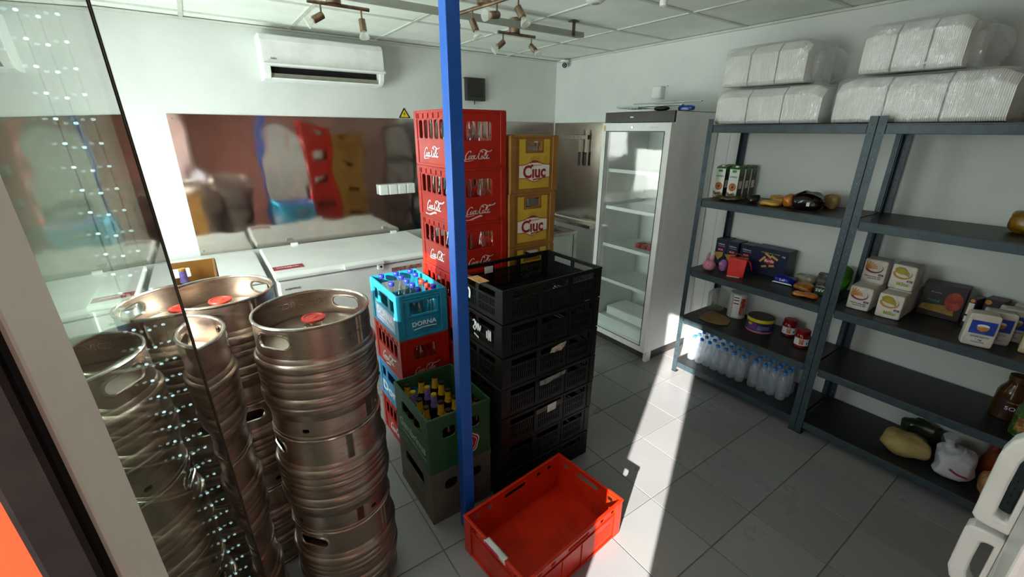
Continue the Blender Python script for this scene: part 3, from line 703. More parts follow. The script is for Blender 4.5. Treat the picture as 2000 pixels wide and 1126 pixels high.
for i in range(7):
    loc = (bc[0]+offs[i][0], bc[1]+offs[i][1], i*BH)
    if b0 is None: b0 = black_crate(bl[0], loc, offs[i][2])
    else: dup(b0, bl[i], loc, offs[i][2])
PAPER = mat('white_paper', 'd8d8d4', .8, var='bfbfb8', scale=12); KRAFT = mat('brown_paper', 'b98a55', .8, var='a87a48', scale=20)
def scrap(name, label, poly, m, loc, rz, tilt=0, t=.0015, extra=None):
    k = MB().prism(poly, -t/2, t/2, face_m('-y', (0, 0, 0))).build(name, m); k.location = loc; k.rotation_euler = (tilt, 0, rz); return tag(k, label, 'paper')
fy = bc[1]-.2-.0045
scrap('paper_label', 'torn cream paper label on the fifth black crate from the floor', [(-.05, -.012), (-.02, -.018), (.0, -.014), (.02, -.02), (.05, .005), (.055, .02), (.01, .018), (-.04, .008)], mat('cream_paper', 'cbbba4', .8, var='8a7a66', scale=30), (bc[0]+.035, fy-.004, 4*BH+.121), .03)
scrap('paper_label', 'long crumpled grey label on the fourth black crate', [(-.095, -.015), (-.05, -.018), (.02, -.006), (.07, .0), (.075, .018), (.0, .014), (-.095, .01)], mat('grey_paper', '8f8f8a', .8, var='5a5a58', scale=40), (bc[0]+.02, fy-.006, 3*BH+.124), .02)
scrap('paper_label', 'square white printed label on the third black crate', [(-.03, -.022), (.028, -.02), (.03, .022), (-.028, .02)], PAPER, (bc[0]+.01, fy-.006, 2*BH+.116), .03)
scrap('paper_label', 'grey cardboard strip behind the white label on the third black crate', [(-.095, -.014), (.085, -.012), (.085, .016), (-.095, .01)], mat('grey_cardboard', '5f584f', .85, var='4a443d', scale=20), (bc[0]+.005, fy-.0035, 2*BH+.122), .03)
scrap('paper_tag', 'small white tag hanging inside the topmost black crate', rect(.05, .035), PAPER, (bc[0]-.11, bc[1]+.185, 6*BH+.118), .03, .05)
k = scrap('paper_scrap', 'torn brown and white tag on the near rim of the topmost black crate', rect(.05, .10), KRAFT, (bc[0]-.298, bc[1]-.03, 6*BH+.1618), .03, -PI/2, .003)
top_left = bc[0]-.3
# white scrawl on the short end of the second crate
c5 = [o for o in COL.objects if o.get('label') == bl[5]][0]
mb = MB(); M = face_m('-x', (-.3065, -.02, .075))
for st in ([(-.05, .03), (-.035, .04), (-.03, .02), (-.045, .0), (-.03, -.01)], [(-.02, .035), (-.022, .0), (-.005, .03), (-.006, -.005)], [(.0, .03), (.01, .0), (.02, .028)], [(.07, .02), (.07, -.015)], [(.085, .03), (.084, -.02), (.1, .03), (.1, -.018)], [(-.04, -.03), (.0, -.04)]):
    ribbon(mb, st, (.003, .002), .0022, .001, M, 1)
stuff(mb.build('white_scrawl', LETTER, c5))
c6 = [o for o in COL.objects if o.get('label') == bl[6]][0]
mb = MB(); ribbon(mb, [(-.05, -.02), (-.05, .03), (.0, .032), (.0, -.012)], (.004, .002), .003, .001, face_m('-x', (-.3065, .06, .06)), 1); mb.build('white_mark', LETTER, c6)

# --- orange-red meat crate lying open in front
rc = thing('plastic_crate', 'open orange-red plastic crate lying empty on the floor in the sun', 'crate', (.966, 1.115, 0), math.radians(6))
sx, sy, h, t = .6, .4, .2, .004
mb = MB()
lh = [(.06, .085, .150, .172, .004), (.135, .160, .150, .172, .004), (.235, .365, .150, .172, .008), (.44, .465, .150, .172, .004), (.515, .54, .150, .172, .004)]
shh = [(.05, .078, .148, .172, .005), (.135, .265, .150, .174, .010), (.322, .35, .148, .172, .005)]
mb.panel(sx-.02, h-.006, t, lh, lambda x, y, z: (-.29+x, -.19+t-z, y)); mb.panel(sx-.02, h-.006, t, lh, lambda x, y, z: (.29-x, .19-t+z, y))
mb.panel(sy-.02-2*t, h-.006, t, [(a-.014, b-.014, c, d, e) for a, b, c, d, e in shh], lambda x, y, z: (-.29+t-z, .19-t-x, y)); mb.panel(sy-.02-2*t, h-.006, t, [(a-.014, b-.014, c, d, e) for a, b, c, d, e in shh], lambda x, y, z: (.29-t+z, -.19+t+x, y))
mb.box(-.286, .286, -.186, .186, .004, .008)
mb.build('body', REDP2, rc, bevel=.001)
frame_ring(-.3, .3, -.2, .2, .186, .2, .014).build('rim', REDP2, rc, bevel=.003)
columns(.58, .38, .2, REDP2, rc, .038, .007, 0, .186)
mb = MB()
for uy in (-1, 1):
    y0, y1 = sorted((uy*.195, uy*.19))
    mb.box(-.255, .255, y0, y1, .0, .010).box(-.255, .255, y0, y1, .135, .141).box(-.09, -.084, y0, y1, .01, .135).box(.03, .036, y0, y1, .01, .135)
    for k in range(12): mb.box(.13+k*.0085, .1335+k*.0085, min(uy*.1925, uy*.19), max(uy*.1925, uy*.19), .03, .10)
for ux in (-1, 1):
    x0, x1 = sorted((ux*.295, ux*.29)); mb.box(x0, x1, -.15, .15, 0, .010).box(x0, x1, -.15, .15, .135, .141)
stuff(mb.build('ribs', REDP2, rc, bevel=.0012))
pen = thing('folded_tag', 'white and pink folded tag clipped over the end of the orange-red crate', 'tag', (0, 0, 0))
M = rc.matrix_basis
a = Matrix.Translation((.966, 1.115, 0)) @ Matrix.Rotation(math.radians(6), 4, 'Z')
pen.matrix_world = a @ Matrix.Translation((-.293, -.02, .2))
MB().box(-.0125, -.0085, -.065, .065, -.016, .003).build('outer_flap', PAPER, pen, rot=(0, -.15, 0))
MB().box(-.0125, .0115, -.06, .06, .0012, .003).build('bridge', PAPER, pen)
MB().box(.009, .0125, -.06, .055, -.018, .003).build('inner_flap', mat('beige_card', 'cfc0ae', .7), pen)
MB().box(-.0150, -.0127, -.03, .055, -.008, .004).build('pink_strip', mat('pink_print', 'd02a78', .5), pen)


# ================================================================== STORAGE RACKS
def rack_post(root, x, y, ux, uy):
    """perforated angle upright with corner at (x, y), flanges running inward"""
    def flange(fn):
        H = []
        for k in range(44):
            z = .03+k*.0405; H.append((.016, .0185, z+.01, z+.019))
        return MB().panel(.034, 1.825, .002, H, fn)
    mb = MB()
    a = flange(lambda u, v, w: (x+ux*w, y+uy*u, .006+v)); b = flange(lambda u, v, w: (x+ux*(u+.002), y+uy*w, .006+v))
    a.v and mb.add(a.v, a.f); mb.add(b.v, b.f)
    o = mb.build('upright', GALV, root)
    MB().box(min(x, x+ux*.036), max(x, x+ux*.036), min(y, y+uy*.036), max(y, y+uy*.036), 0, .006).build('foot', BLACKP, o)
    return o
RZ = [.094, .46, .832, 1.325, 1.797]
def rack(label, y0, y1):
    r = thing('storage_rack', label, 'shelving', (2.74, y0, 0)); L = y1-y0; D = .445
    for x, ux in ((0, 1), (D, -1)):
        for y, uy in ((0, 1), (L, -1)): rack_post(r, x, y, ux, uy)
    for z in RZ:
        s = MB().box(.003, D-.003, .003, L-.003, z-.006, z).build('shelf_board', SHELF_BOARD, r)
        MB().box(.0025, .018, .0365, L-.0365, z-.048, z-.0055).build('front_beam', GALV, s, bevel=.002)
        MB().box(D-.018, D-.0025, .0365, L-.0365, z-.048, z-.0055).build('rear_beam', GALV, s)
        MB().box(.0365, D-.0365, .0025, .018, z-.048, z-.0055).build('side_beam', GALV, s)
        MB().box(.0365, D-.0365, L-.018, L-.0025, z-.048, z-.0055).build('side_beam', GALV, s)
    return r
rack('grey steel shelving unit beside the display fridge with water bottles below', .836, 1.727)
rack('grey steel shelving unit at the right with flour and cornmeal packs', -.06, .832)

# ---- bundles of foam trays wrapped in film on top of the racks
FOAM = mat('white_foam', 'f0f0ec', .7, var='e6e6e0', scale=10)
def bundle(label, y0, y1, z0, z1, x0=2.79, dx=.345, tails=()):
    b = thing('foam_tray_bundle', label, 'packages', (x0+dx/2, (y0+y1)/2, z0), 0, 'wrapped foam tray bundles on the racks')
    L, Hh = y1-y0, z1-z0-.004
    n = max(3, int(round(L/.22)))
    for s in range(n):
        mb = MB(); seg = L*.96/n; ya = -L*.48+s*seg+.004; yb = ya+seg-.008; k = int((yb-ya)/.0075); prev = None
        rows = []
        for i in range(2*k+1):
            y = ya+(yb-ya)*i/(2*k); q = .004 if i % 2 else 0
            e = 1-.16*max(0, 1-(y+L/2)/(L*.12))-.10*max(0, 1-(L/2-y)/(L*.10))
            X, Z0, Z1 = dx*.49-q, .004+q, Hh*e-.004-q+.005*noise.noise(Vector((y*9, s, z0*7)))
            ring = [(-X+.012, Z0), (X-.012, Z0), (X, Z0+.02), (X, Z1-.04), (X-.04, Z1), (-X+.045, Z1), (-X, Z1-.045), (-X, Z0+.015)]
            rows.append([(x, y, z) for x, z in ring])
        vs = [p for rr in rows for p in rr]; m = 8; fs = [tuple(range(m)), tuple(range(len(vs)-m, len(vs)))]
        for i in range(len(rows)-1):
            for j in range(m): fs.append((i*m+j, i*m+(j+1) % m, (i+1)*m+(j+1) % m, (i+1)*m+j))
        mb.add(vs, fs).build('tray_stack', FOAM, b)
    w = MB().blob(dx+.004, L+.004, Hh+.004, 11, .007, seed=y0*10+z0, seg=72, ring=30, nscale=16)
    w.build('film_wrap', WRAP, b, smooth=True)
    for sg_ in tails:      # loose gathered film at the open end
        MB().blob(dx*.8, .11, Hh*.8, 2.2, .03, seed=z0*3+sg_, seg=30, ring=16, nscale=16).build('loose_film', WRAP, b, smooth=True, loc=(0, sg_*(L/2+.035), .0))
    return b
Z1 = 1.798
bundle('film-wrapped white foam tray bundle on the left rack nearest the fridge, lower layer', 1.105, 1.735, Z1, 2.005)
bundle('long film-wrapped white foam tray bundle in the lower layer above both racks', .40, 1.075, Z1, 2.018)
bundle('film-wrapped white foam tray bundle in the upper layer nearest the fridge', 1.225, 1.715, 2.012, 2.235, tails=(-1,))
bundle('film-wrapped white foam tray bundle in the upper layer at the right', .60, 1.0, 2.025, 2.245, tails=(-1,))

# ---- goods: helpers; on the racks every front faces the room (-x)
def pack(name, label, cat, x, y, z, d, w, h, m, rz=0, group=None, bevel=.004, rough=0, seed=1):
    """soft paper pack or card box: front face at local x=0"""
    k = thing(name, label, cat, (x, y, z), rz, group)
    if rough: MB().blob(d, w, h, 15, rough, seed, 36, 18, 14).build('body', m, k, smooth=True, loc=(d/2, 0, 0))
    else: MB().box(0, d, -w/2, w/2, 0, h).build('body', m, k, bevel=bevel)
    return k
def pouch(name, label, x, y, z, sx, sy, sz, m, rz=0, seed=1, rough=.012, p=3.2, cat='bag', group=None, extra=None):
    k = thing(name, label, cat, (x, y, z), rz, group); MB().blob(sx, sy, sz, p, rough, seed, 26, 14, 22).build('body', m, k, smooth=True); return k
s2, s3, s4, s5 = RZ[3]+.0005, RZ[2]+.0005, RZ[1]+.0005, RZ[0]+.0005
NAVY = mat('navy_card', '0c1236', .4, var='101840', scale=8)
INK = mat('dark_ink', '16161c', .5); WOOD_OR = mat('cookie_orange', 'c87830', .5, var='8a4a1c', scale=60); PGREEN = mat('print_green', '2f8a44', .5)
# drink cartons
CART = mat('carton_white', 'dfe6d6', .45); CARTD = mat('carton_dark', '2a2018', .45, var='3a2c20', scale=20); CARTG = mat('carton_green', '4f7a44', .45, var='3f6a38', scale=10)
def carton(label, x, y):
    k = thing('drink_carton', label, 'carton', (x, y, s2), .05, 'drink cartons on the upper shelf'); w, d, h = .068, .07, .195
    MB().box(0, d, -w/2, w/2, 0, h).build('body', CART, k, bevel=.002)
    MB().add([(0, -w/2, h), (d, -w/2, h), (d, w/2, h), (0, w/2, h), (.02, -w/2, h+.012), (d-.004, -w/2, h+.022), (d-.004, w/2, h+.022), (.02, w/2, h+.012)], [(3, 2, 1, 0), (4, 5, 6, 7), (0, 1, 5, 4), (1, 2, 6, 5), (2, 3, 7, 6), (3, 0, 4, 7)]).build('top_fold', CARTG, k)
    MB().box(.001, d-.001, -w/2-.0008, -w/2, .0, h-.001).build('side_print', CARTD, k)
    MB().prism([(-.03, 0), (.03, 0), (0, -.045)], 0, .001, face_m('-y', (d/2, -w/2-.0009, h-.002))).build('side_leaf', CARTG, k)
    decal(rect(.04, .05), CREAM, k, '-y', (d/2, -w/2-.0009, h*.48), 'side_text_panel')
    decal(rect(.028, .016), PGREEN, k, '-x', (-.0004, 0, h-.014), 'green_badge')
    text('LADMEJO', .016, INK, k, '-x', (-.0008, 0, h*.74), width=.052)
    decal(ell(.025, .027), WOOD_OR, k, '-x', (-.0006, -.002, h*.40), 'cookie_picture'); decal(ell(.007, .008), INK, k, '-x', (-.0016, -.002, h*.40), 'cookie_hole')
    decal([(-.033, -.03), (.033, -.03), (.033, .0), (.012, .012), (-.01, .0), (-.033, .014)], mat('cookie_dark', '5a3424', .5, var='d8c8b0', scale=50), k, '-x', (-.0005, 0, .032), 'cookie_pile')
    MB().lathe([(.012, 0), (.012, .012), (.003, .013)], 12, Matrix.Translation((.03, 0, h+.008))).build('screw_cap', WHITE_PLASTIC, k)
    return k
c0 = carton('left front drink carton with a cookie picture on the upper shelf', 2.93, 1.70)
for lab, x, y in (('right front drink carton with a cookie picture on the upper shelf', 2.935, 1.605), ('drink carton hidden behind the left front one', 3.012, 1.70), ('second drink carton in the right row, showing its dark side', 3.012, 1.603), ('last drink carton of the right row, against the wall', 3.089, 1.602)): dup(c0, lab, (x, y, s2))
OLIVE = mat('olive_film', '2e2c12', .25, var='4a4a1c', scale=20); YELB = mat('yellow_pasta_film', 'c08a28', .3, var='8a5c18', scale=25); BLKF = mat('black_film', '12090c', .2, var='2a1418', scale=12); ORF = mat('orange_film', 'b4601c', .3, var='d89a4a', scale=25)
pouch('dark_snack_bag', 'flat olive-dark bag lying before the drink cartons', 2.855, 1.565, s2, .09, .16, .032, OLIVE, .2, 1)
pouch('dark_snack_bag', 'dark crumpled bag beside the cartons, propped on the olive one', 2.89, 1.425, s2, .10, .075, .05, mat('dark_green_film', '1f2312', .25, var='34341a', scale=20), .5, 2)
pouch('biscuit_pack', 'yellow biscuit pack lying flat on the upper shelf', 2.88, 1.31, s2, .10, .12, .03, mat('bright_yellow_film', 'c99a2c', .3, var='b07e1e', scale=12), .1, 3, .006)
pouch('biscuit_pack', 'brown-orange biscuit pack behind the yellow one', 3.0, 1.31, s2, .10, .12, .05, YELB, -.1, 4)
k = pouch('coffee_bag', 'black bag with an orange end lying on the upper shelf', 2.93, 1.13, s2, .13, .17, .095, BLKF, .15, 5, .02, 2.8)
MB().blob(.1, .06, .075, 2.6, .012, 9, 20, 10, 22).build('orange_end', ORF, k, smooth=True, loc=(-.01, .095, 0))
decal(rect(.016, .022), CREAM, k, '-x', (-.064, -.02, .035), 'price_tag')
pouch('bread_bag', 'small beige bag behind the black coffee bag', 3.07, 1.06, s2, .08, .09, .08, mat('beige_film', 'a8864a', .4, var='8a6a34', scale=20), 0, 6)
# middle shelf: pasta boxes
def pasta_box(label, x, y, w, h, d, big):
    k = pack('pasta_box', label, 'box', x, y, s3, d, w, h, NAVY, 0, 'dark blue pasta boxes', .002)
    RL = mat('logo_red', 'a81c20', .4)
    if big:
        decal(ell(.036, .02, 24), RL, k, '-x', (-.0005, .0, h*.55), 'logo_badge'); text('Barilla', .026, LETTER, k, '-x', (-.0016, 0, h*.55), width=.06, shear=.2, bold=.01)
        GOLD = mat('pasta_gold', 'c9a050', .5)
        for a, bb, r in ((-.012, .036, -.5), (.03, .028, -.45), (-.045, .005, .9), (-.02, -.04, .3), (.012, -.032, .25)):
            ca, sa = math.cos(r), math.sin(r); decal([(a+x_*ca-y_*sa, bb+x_*sa+y_*ca) for x_, y_ in rect(.05, .013)], GOLD, k, '-x', (-.0004, 0, h*.55), 'pasta_picture')
        text('SELEZIONE ORO', .011, mat('pale_gold', 'b8a878', .5), k, '-x', (-.0006, 0, h*.83), width=.12); text('1kg', .014, LETTER, k, '-x', (-.0006, -w*.38, h*.80), width=.02)
    else:
        text('Collezione', .014, LETTER, k, '-x', (-.0006, 0, h*.80), width=w*.62); decal(rect(w*.62, .0015), LETTER, k, '-x', (-.0006, -.004, h*.72), 'rule')
        decal(ell(.022, .011, 20), RL, k, '-x', (-.0005, 0, h*.58), 'logo_badge'); text('Barilla', .012, LETTER, k, '-x', (-.0016, 0, h*.58), width=.034, shear=.2)
        decal([(-.04, .02), (.034, .03), (.03, -.002), (0, -.035)], mat('pasta_yellow', 'b8952e', .5), k, '-x', (-.0005, .01, h*.33), 'pasta_picture')
    return k
pasta_box('narrow dark blue pasta box at the left behind the pink toy', 3.05, 1.672, .082, .185, .12, False)
pasta_box('second narrow dark blue pasta box behind the red gift bag', 3.045, 1.583, .086, .182, .12, False)
pasta_box('plain dark blue box between the narrow and the wide pasta boxes', 3.06, 1.487, .095, .178, .11, False)
pasta_box('wide dark blue pasta box with a red oval logo', 3.05, 1.322, .225, .185, .12, True)
PINK = mat('pink_plush', 'd28a9a', .9, var='c27a8c', scale=90, bump=.3, bscale=300)
t = thing('plush_toy', 'small round pink plush toy with long ears on the middle shelf', 'toy', (2.83, 1.615, s3))
MB().blob(.075, .085, .075, 2.2, .002, 1).build('body', PINK, t, smooth=True)
for y, hh in ((.025, .055), (-.012, .05)): MB().tube([(.015, y, .06), (.02, y+.004, .08), (.03, y+.002, .075+hh*.8)], [.012, .011, .006], 10).build('ear', PINK, t, smooth=True)
for y in (.016, -.016): MB().blob(.006, .006, .006, 2, flat=False, seg=8, ring=6).build('eye', INK, t, loc=(-.0345, y, .045))
t = thing('plush_toy', 'small lilac plush toy tucked beside the red gift bag', 'toy', (2.89, 1.545, s3))
LIL = mat('lilac_plush', 'a070b0', .9, var='8a5c9c', scale=90)
MB().blob(.06, .055, .085, 2.3, .003, 3).build('body', LIL, t, smooth=True); MB().blob(.028, .036, .03, 2.1, .002, 2).build('muzzle', PINK, t, smooth=True, loc=(-.02, .004, .04))
RB = mat('red_gift_paper', 'd81a10', .3, var='b8140c', scale=8)
g = thing('gift_bag', 'shiny red gift bag with ribbon on the middle shelf', 'bag', (2.875, 1.44, s3), .35)
MB().add([(-.035, -.05, 0), (.035, -.05, 0), (.035, .05, 0), (-.035, .05, 0), (-.028, -.056, .12), (.032, -.056, .115), (.032, .056, .125), (-.028, .056, .13)], [(3, 2, 1, 0), (4, 5, 6, 7), (0, 1, 5, 4), (1, 2, 6, 5), (2, 3, 7, 6), (3, 0, 4, 7)]).build('body', RB, g, bevel=.002)
MB().tube([(0, -.05, .118), (-.01, -.07, .11), (-.02, -.085, .08), (0, -.09, .05)], .0035, 6).build('ribbon', RB, g); MB().tube([(0, -.03, .12), (.0, -.01, .15), (0, .02, .15), (0, .03, .125)], .002, 6).build('handle', RB, g)
MB().box(-.055, -.036, -.03, .05, 0, .002).build('tag_card', PAPER, g)
BLF = mat('blue_snack_film', '1a2690', .3, var='131d70', scale=10)
k = pouch('snack_bag', 'blue and white snack bag lying on the middle shelf', 2.99, 1.175, s3, .10, .12, .05, BLF, .1, 8); text('LaL', .022, LETTER, k, '-x', (-.049, 0, .03), width=.035, bold=.01)
decal([(-.06, 0), (.06, 0), (.05, .008), (-.05, .008)], LETTER, k, '-x', (-.050, 0, .006), 'white_edge')
pouch('biscuit_bag', 'clear bag of orange biscuits on the middle shelf by the upright', 2.95, 1.04, s3, .11, .11, .04, mat('biscuit_film', 'b0702c', .3, var='7a4418', scale=35), .1, 9)
pouch('noodle_bag', 'pale clear bag behind the blue snack bag', 3.10, 1.10, s3, .09, .13, .06, mat('pale_film', '8f897a', .3, var='6a6456', scale=20), 0, 10)
pouch('biscuit_bag', 'small flat orange packet at the front right of the middle shelf', 2.82, .985, s3, .07, .13, .025, ORF, .4, 11)
k = pack('spice_carton', 'dark carton with green base and upside-down lettering by the upright', 'box', 2.93, .952, s3, .05, .055, .13, mat('black_carton', '15120f', .4, var='6a625a', scale=40), .15, None, .002)
decal(rect(.05, .04), mat('carton_base_green', '0f3a22', .4), k, '-x', (-.0004, 0, .024), 'green_band'); text('ARE', .026, LETTER, k, '-x', (-.001, 0, .03), width=.044, rot=PI, bold=.01); text('MIGHTY', .01, LETTER, k, '-x', (-.001, 0, .054), width=.04, rot=PI)
LET = mat('lettuce_green', '3f8a1e', .4, var='2a6a14', scale=18)
pouch('salad_bag', 'bag of bright green salad behind the spice carton', 3.08, .915, s3, .13, .10, .17, LET, 0, 12, .022, 2.6)
# lower shelf of the left rack
CLEARB = clear('clear_bag', 'eef0ee', .08, .08, .25, 'dfe0da', bump=.8, bscale=30)
CARDB = mat('brown_cardboard', '9a7a50', .85, var='8c6c44', scale=14)
t = thing('cardboard_sheet', 'brown cardboard sheet sticking out of a clear bag on the lower shelf', 'cardboard', (2.93, 1.53, s4))
MB().prism([(-.11, .09), (-.12, .02), (-.10, -.06), (-.05, -.10), (.04, -.07), (.085, .0), (.10, .12), (0, .12)], .001, .005).build('sheet', CARDB, t)
MB().blob(.16, .13, .18, 2.4, .014, 4, 26, 14, 14).build('clear_bag', CLEARB, t, smooth=True, loc=(.13, .105, .006))
t = thing('food_tub', 'tall white tub with red swirl print beside the cardboard sheet', 'tub', (3.085, 1.49, s4))
MB().lathe([(.056, 0), (.06, .004), (.06, .185), (.056, .19), (.003, .19)], 28).build('body', mat('tub_white', 'cfd0d0', .4), t, smooth=True)
def wrap(r, a0, a1, z0, z1, m, name, parent, n=10, t=.0009):
    W = (a1-a0)*r; MB().panel(W, z1-z0, t, [], lambda x, y, z: ((r+z)*math.cos(a0+x/r), (r+z)*math.sin(a0+x/r), z0+y), split=[W*i/n for i in range(n)]).build(name, m, parent, smooth=True)
wrap(.0604, 3.0, 3.9, .012, .18, LETTER, 'label', t)
wrap(.0614, 3.88, 4.5, .03, .16, mat('red_swirl', 'b8322a', .5, var='d8c8c4', scale=25), 'swirl_print', t)
wrap(.0614, 2.98, 3.04, .01, .18, mat('orange_rule', 'c8502a', .5), 'orange_rule', t)
for z in (.16, .14, .115): wrap(.0614, 3.12, 3.7, z, z+.007, INK, 'barcode_line', t)
t = thing('food_tin', 'round blue and yellow tin on the lower shelf', 'tin', (3.0, 1.272, s4))
MB().lathe([(.083, 0), (.085, .003), (.083, .006), (.083, .094), (.085, .098), (.082, .1)], 36).build('body', mat('tin_navy', '252a58', .35, var='1c2148', scale=12), t, smooth=True)
MB().lathe([(.0848, .074), (.0852, .078), (.0852, .094), (.0845, .098)], 36, cap=False).build('yellow_band', mat('tin_yellow', 'c9b81e', .35), t, smooth=True)
MB().lathe([(.08, .098), (.08, .102), (.05, .103), (.003, .103)], 36).build('lid', mat('tin_lid', '4a4a38', .5, .3, var='3c3c2e', scale=8), t, smooth=True)
MB().lathe([(.0852, .001), (.086, .005), (.0845, .012)], 36, cap=False).build('bottom_rim', mat('tin_pink', 'b86a80', .4), t, smooth=True)
wrap(.0834, 2.5, 3.3, .02, .066, mat('tin_violet', '6a3a8a', .4, var='4a2a6a', scale=12), 'violet_panel', t); wrap(.0834, 2.6, 2.95, .05, .066, MATS['tin_yellow'], 'yellow_patch', t)
for z in (.028, .035, .042, .049): wrap(.0834, 3.4, 4.3, z, z+.0025, mat('tin_text', '8a8ab0', .5), 'small_print', t)
SAUCE = mat('tomato_sauce', '7a1008', .15, var='5a0c06', scale=12)
for lab, x, y in (('left red sauce jar with white label on the lower shelf', 3.075, 1.115), ('right red sauce jar with white label beside the upright', 2.965, .99)):
    t = thing('sauce_jar', lab, 'jar', (x, y, s4), 0, 'red sauce jars')
    MB().lathe([(.038, 0), (.043, .004), (.043, .082), (.038, .09), (.036, .094)], 24).build('glass', SAUCE, t, smooth=True)
    MB().lathe([(.038, .09), (.040, .093), (.040, .112), (.037, .115), (.003, .115)], 24).build('lid', mat('jar_lid_red', '8e0f12', .3, .2), t, smooth=True)
    wrap(.0434, 2.4, 4.5, .02, .066, mat('jar_label', 'd8d8dc', .5), 'label', t)
    wrap(.0444, 3.2, 3.75, .026, .062, mat('jar_label_red', 'b83020', .5, var='d8a060', scale=40), 'tomato_picture', t); wrap(.0444, 4.1, 4.3, .034, .044, mat('jar_label_ink', '3a3a70', .5), 'logo_patch', t)

# ---- water bottles on the bottom shelf of the left rack
CAPB = mat('light_blue_cap', '3d8fe0', .4, var='2f7fd0', scale=20)
wb_mesh = MB().lathe([(.022, 0), (.029, .006), (.030, .03), (.0285, .05), (.030, .07), (.0285, .09), (.030, .11), (.0295, .135), (.024, .155), (.014, .172), (.012, .176), (.012, .186)], 14).mesh('bottle')
cap_mesh = MB().lathe([(.0135, .181), (.0145, .183), (.0145, .196), (.013, .198), (.002, .198)], 14).mesh('cap')
neck = MB().lathe([(.0158, .174), (.0158, .177)], 12)
for me, m in ((wb_mesh, PET), (cap_mesh, CAPB)):
    me.materials.append(m)
    for p in me.polygons: p.use_smooth = True
rows = [('far', 1.645, 3), ('', 1.58, 4)]
n = 0
for i in range(11):
    for j in range(5):
        y = 1.655-i*.0635-(.02 if i > 6 else 0); x = 2.865+j*.064+(.0 if i < 7 else .005)
        pass
        if y < .92 or (i == 10 and j > 2): continue
        half = 'left' if i < 4 else ('middle' if i < 7 else 'right')
        row = 'front row' if j == 0 else 'rear rows'
        b = thing('water_bottle', 'small clear water bottle with blue cap, %s of the %s shrink-wrapped pack' % (row, half), 'bottle', (x+random.uniform(-.003, .003), y+random.uniform(-.002, .002), s5), 0, '%s pack of water bottles, %s' % (half, row))
        for nm, me in (('bottle', wb_mesh), ('cap', cap_mesh)):
            o = bpy.data.objects.new(nm, me); COL.objects.link(o); o.parent = b
# ---- right rack
FLOUR = mat('paper_pack_white', 'd6cfc4', .7, var='c6bdb0', scale=14)
MAROON = mat('label_maroon', '7a1c2e', .5); ORANGE = mat('label_orange', 'd08a24', .5, var='b87418', scale=50); OCHRE = mat('label_ochre', 'b87a1e', .5); CORN = mat('corn_print', 'a8921e', .5, var='8a7a14', scale=50); LIME = mat('lime_print', '9aa820', .5); LOGO_D = mat('logo_dark', '2a1a34', .5)
def arc_poly(r0, r1, a0, a1, n=14): return [(r1*math.cos(a0+(a1-a0)*i/n), .72*r1*math.sin(a0+(a1-a0)*i/n)) for i in range(n+1)]+[(r0*math.cos(a1-(a1-a0)*i/n)+.003, .72*r0*math.sin(a1-(a1-a0)*i/n)+.004) for i in range(n+1)]
def pasta_pack(label, x, y, z, kind):
    w, d, h = .105, .11, .132
    k = pack('flour_pack' if kind else 'pasta_pack', label, 'food pack', x, y, z, d, w, h, FLOUR, random.uniform(-.03, .05), 'white paper packs at the left of the right rack', rough=.003, seed=x*10+z)
    top = h*.66
    decal(arc_poly(.034, .040, PI*.93, PI*2.2), OCHRE if kind else MAROON, k, '-x', (-.003, 0.004, top), 'plate_arc')
    if kind:
        decal([(-.03, .004), (-.036, .024), (-.02, .036), (.004, .034), (.024, .01), (.03, -.012), (.012, -.004), (-.012, -.002)], CORN, k, '-x', (-.004, .004, top), 'corn_picture')
        text('M\u0103lai', .024, LIME, k, '-x', (-.004, -.008, h*.24), width=.05, bold=.01)
    else:
        for a in range(6):
            an = .15+a*.28; decal([(-.036+q*math.cos(an)-e*math.sin(an), -.006+q*math.sin(an)*.8+e*math.cos(an)) for q, e in ((0, -.0025), (.052, -.0025), (.052, .0025), (0, .0025))], ORANGE, k, '-x', (-.004-.0003*a, .004, top), 'pasta_picture')
        text('F\u0103in\u0103 de gr\u00e2u alb\u0103', .0095, LOGO_D, k, '-x', (-.004, .0, h*.30), width=.07); text('superioar\u0103, 000', .0095, LOGO_D, k, '-x', (-.004, -.006, h*.22), width=.058)
    decal(rect(.022, .01), LOGO_D, k, '-x', (-.004, -.033, h*.40), 'logo_patch'); text('aro', .009, LETTER, k, '-x', (-.0052, -.033, h*.40), width=.012)
    return k
pasta_pack('white wheat flour pack, lower left of the four front packs', 2.84, .73, s3, 0)
pasta_pack('white cornmeal pack, lower right of the four front packs', 2.83, .595, s3, 1)
pasta_pack('white wheat flour pack behind the lower left one, bottom layer', 2.96, .735, s3, 0)
pasta_pack('white cornmeal pack behind the lower right one, bottom layer', 2.955, .60, s3, 1)
pasta_pack('white wheat flour pack stacked on the upper layer at the left', 2.955, .73, s3+.134, 0)
pasta_pack('white cornmeal pack stacked on the upper layer at the right', 2.95, .605, s3+.134, 1)
pasta_pack('cornmeal pack at the back under the upper shelf, rear row', 3.075, .60, s3+.002, 1)
pouch('salad_bag', 'bag of green salad behind the upright at the left end of the right rack', 3.12, .76, s3, .09, .09, .15, LET, 0, 13, .018, 2.6)
DRK = mat('dark_box_card', '1c0c0c', .4, var='2a1010', scale=10)
k = pack('mash_box', 'dark box with a red and yellow picture against the wall', 'box', 3.07, .448, s3, .09, .17, .18, DRK, .05, None, .002)
decal(ell(.034, .05, 20), mat('box_red', '8a1c10', .5, var='b8451c', scale=25), k, '-x', (-.0006, -.045, .10), 'red_picture'); decal([(-.08, -.02), (.06, -.03), (.05, .02), (-.07, .01)], mat('box_yellow', '8a6a1c', .5, var='a8842c', scale=25), k, '-x', (-.0005, 0, .055), 'yellow_picture')
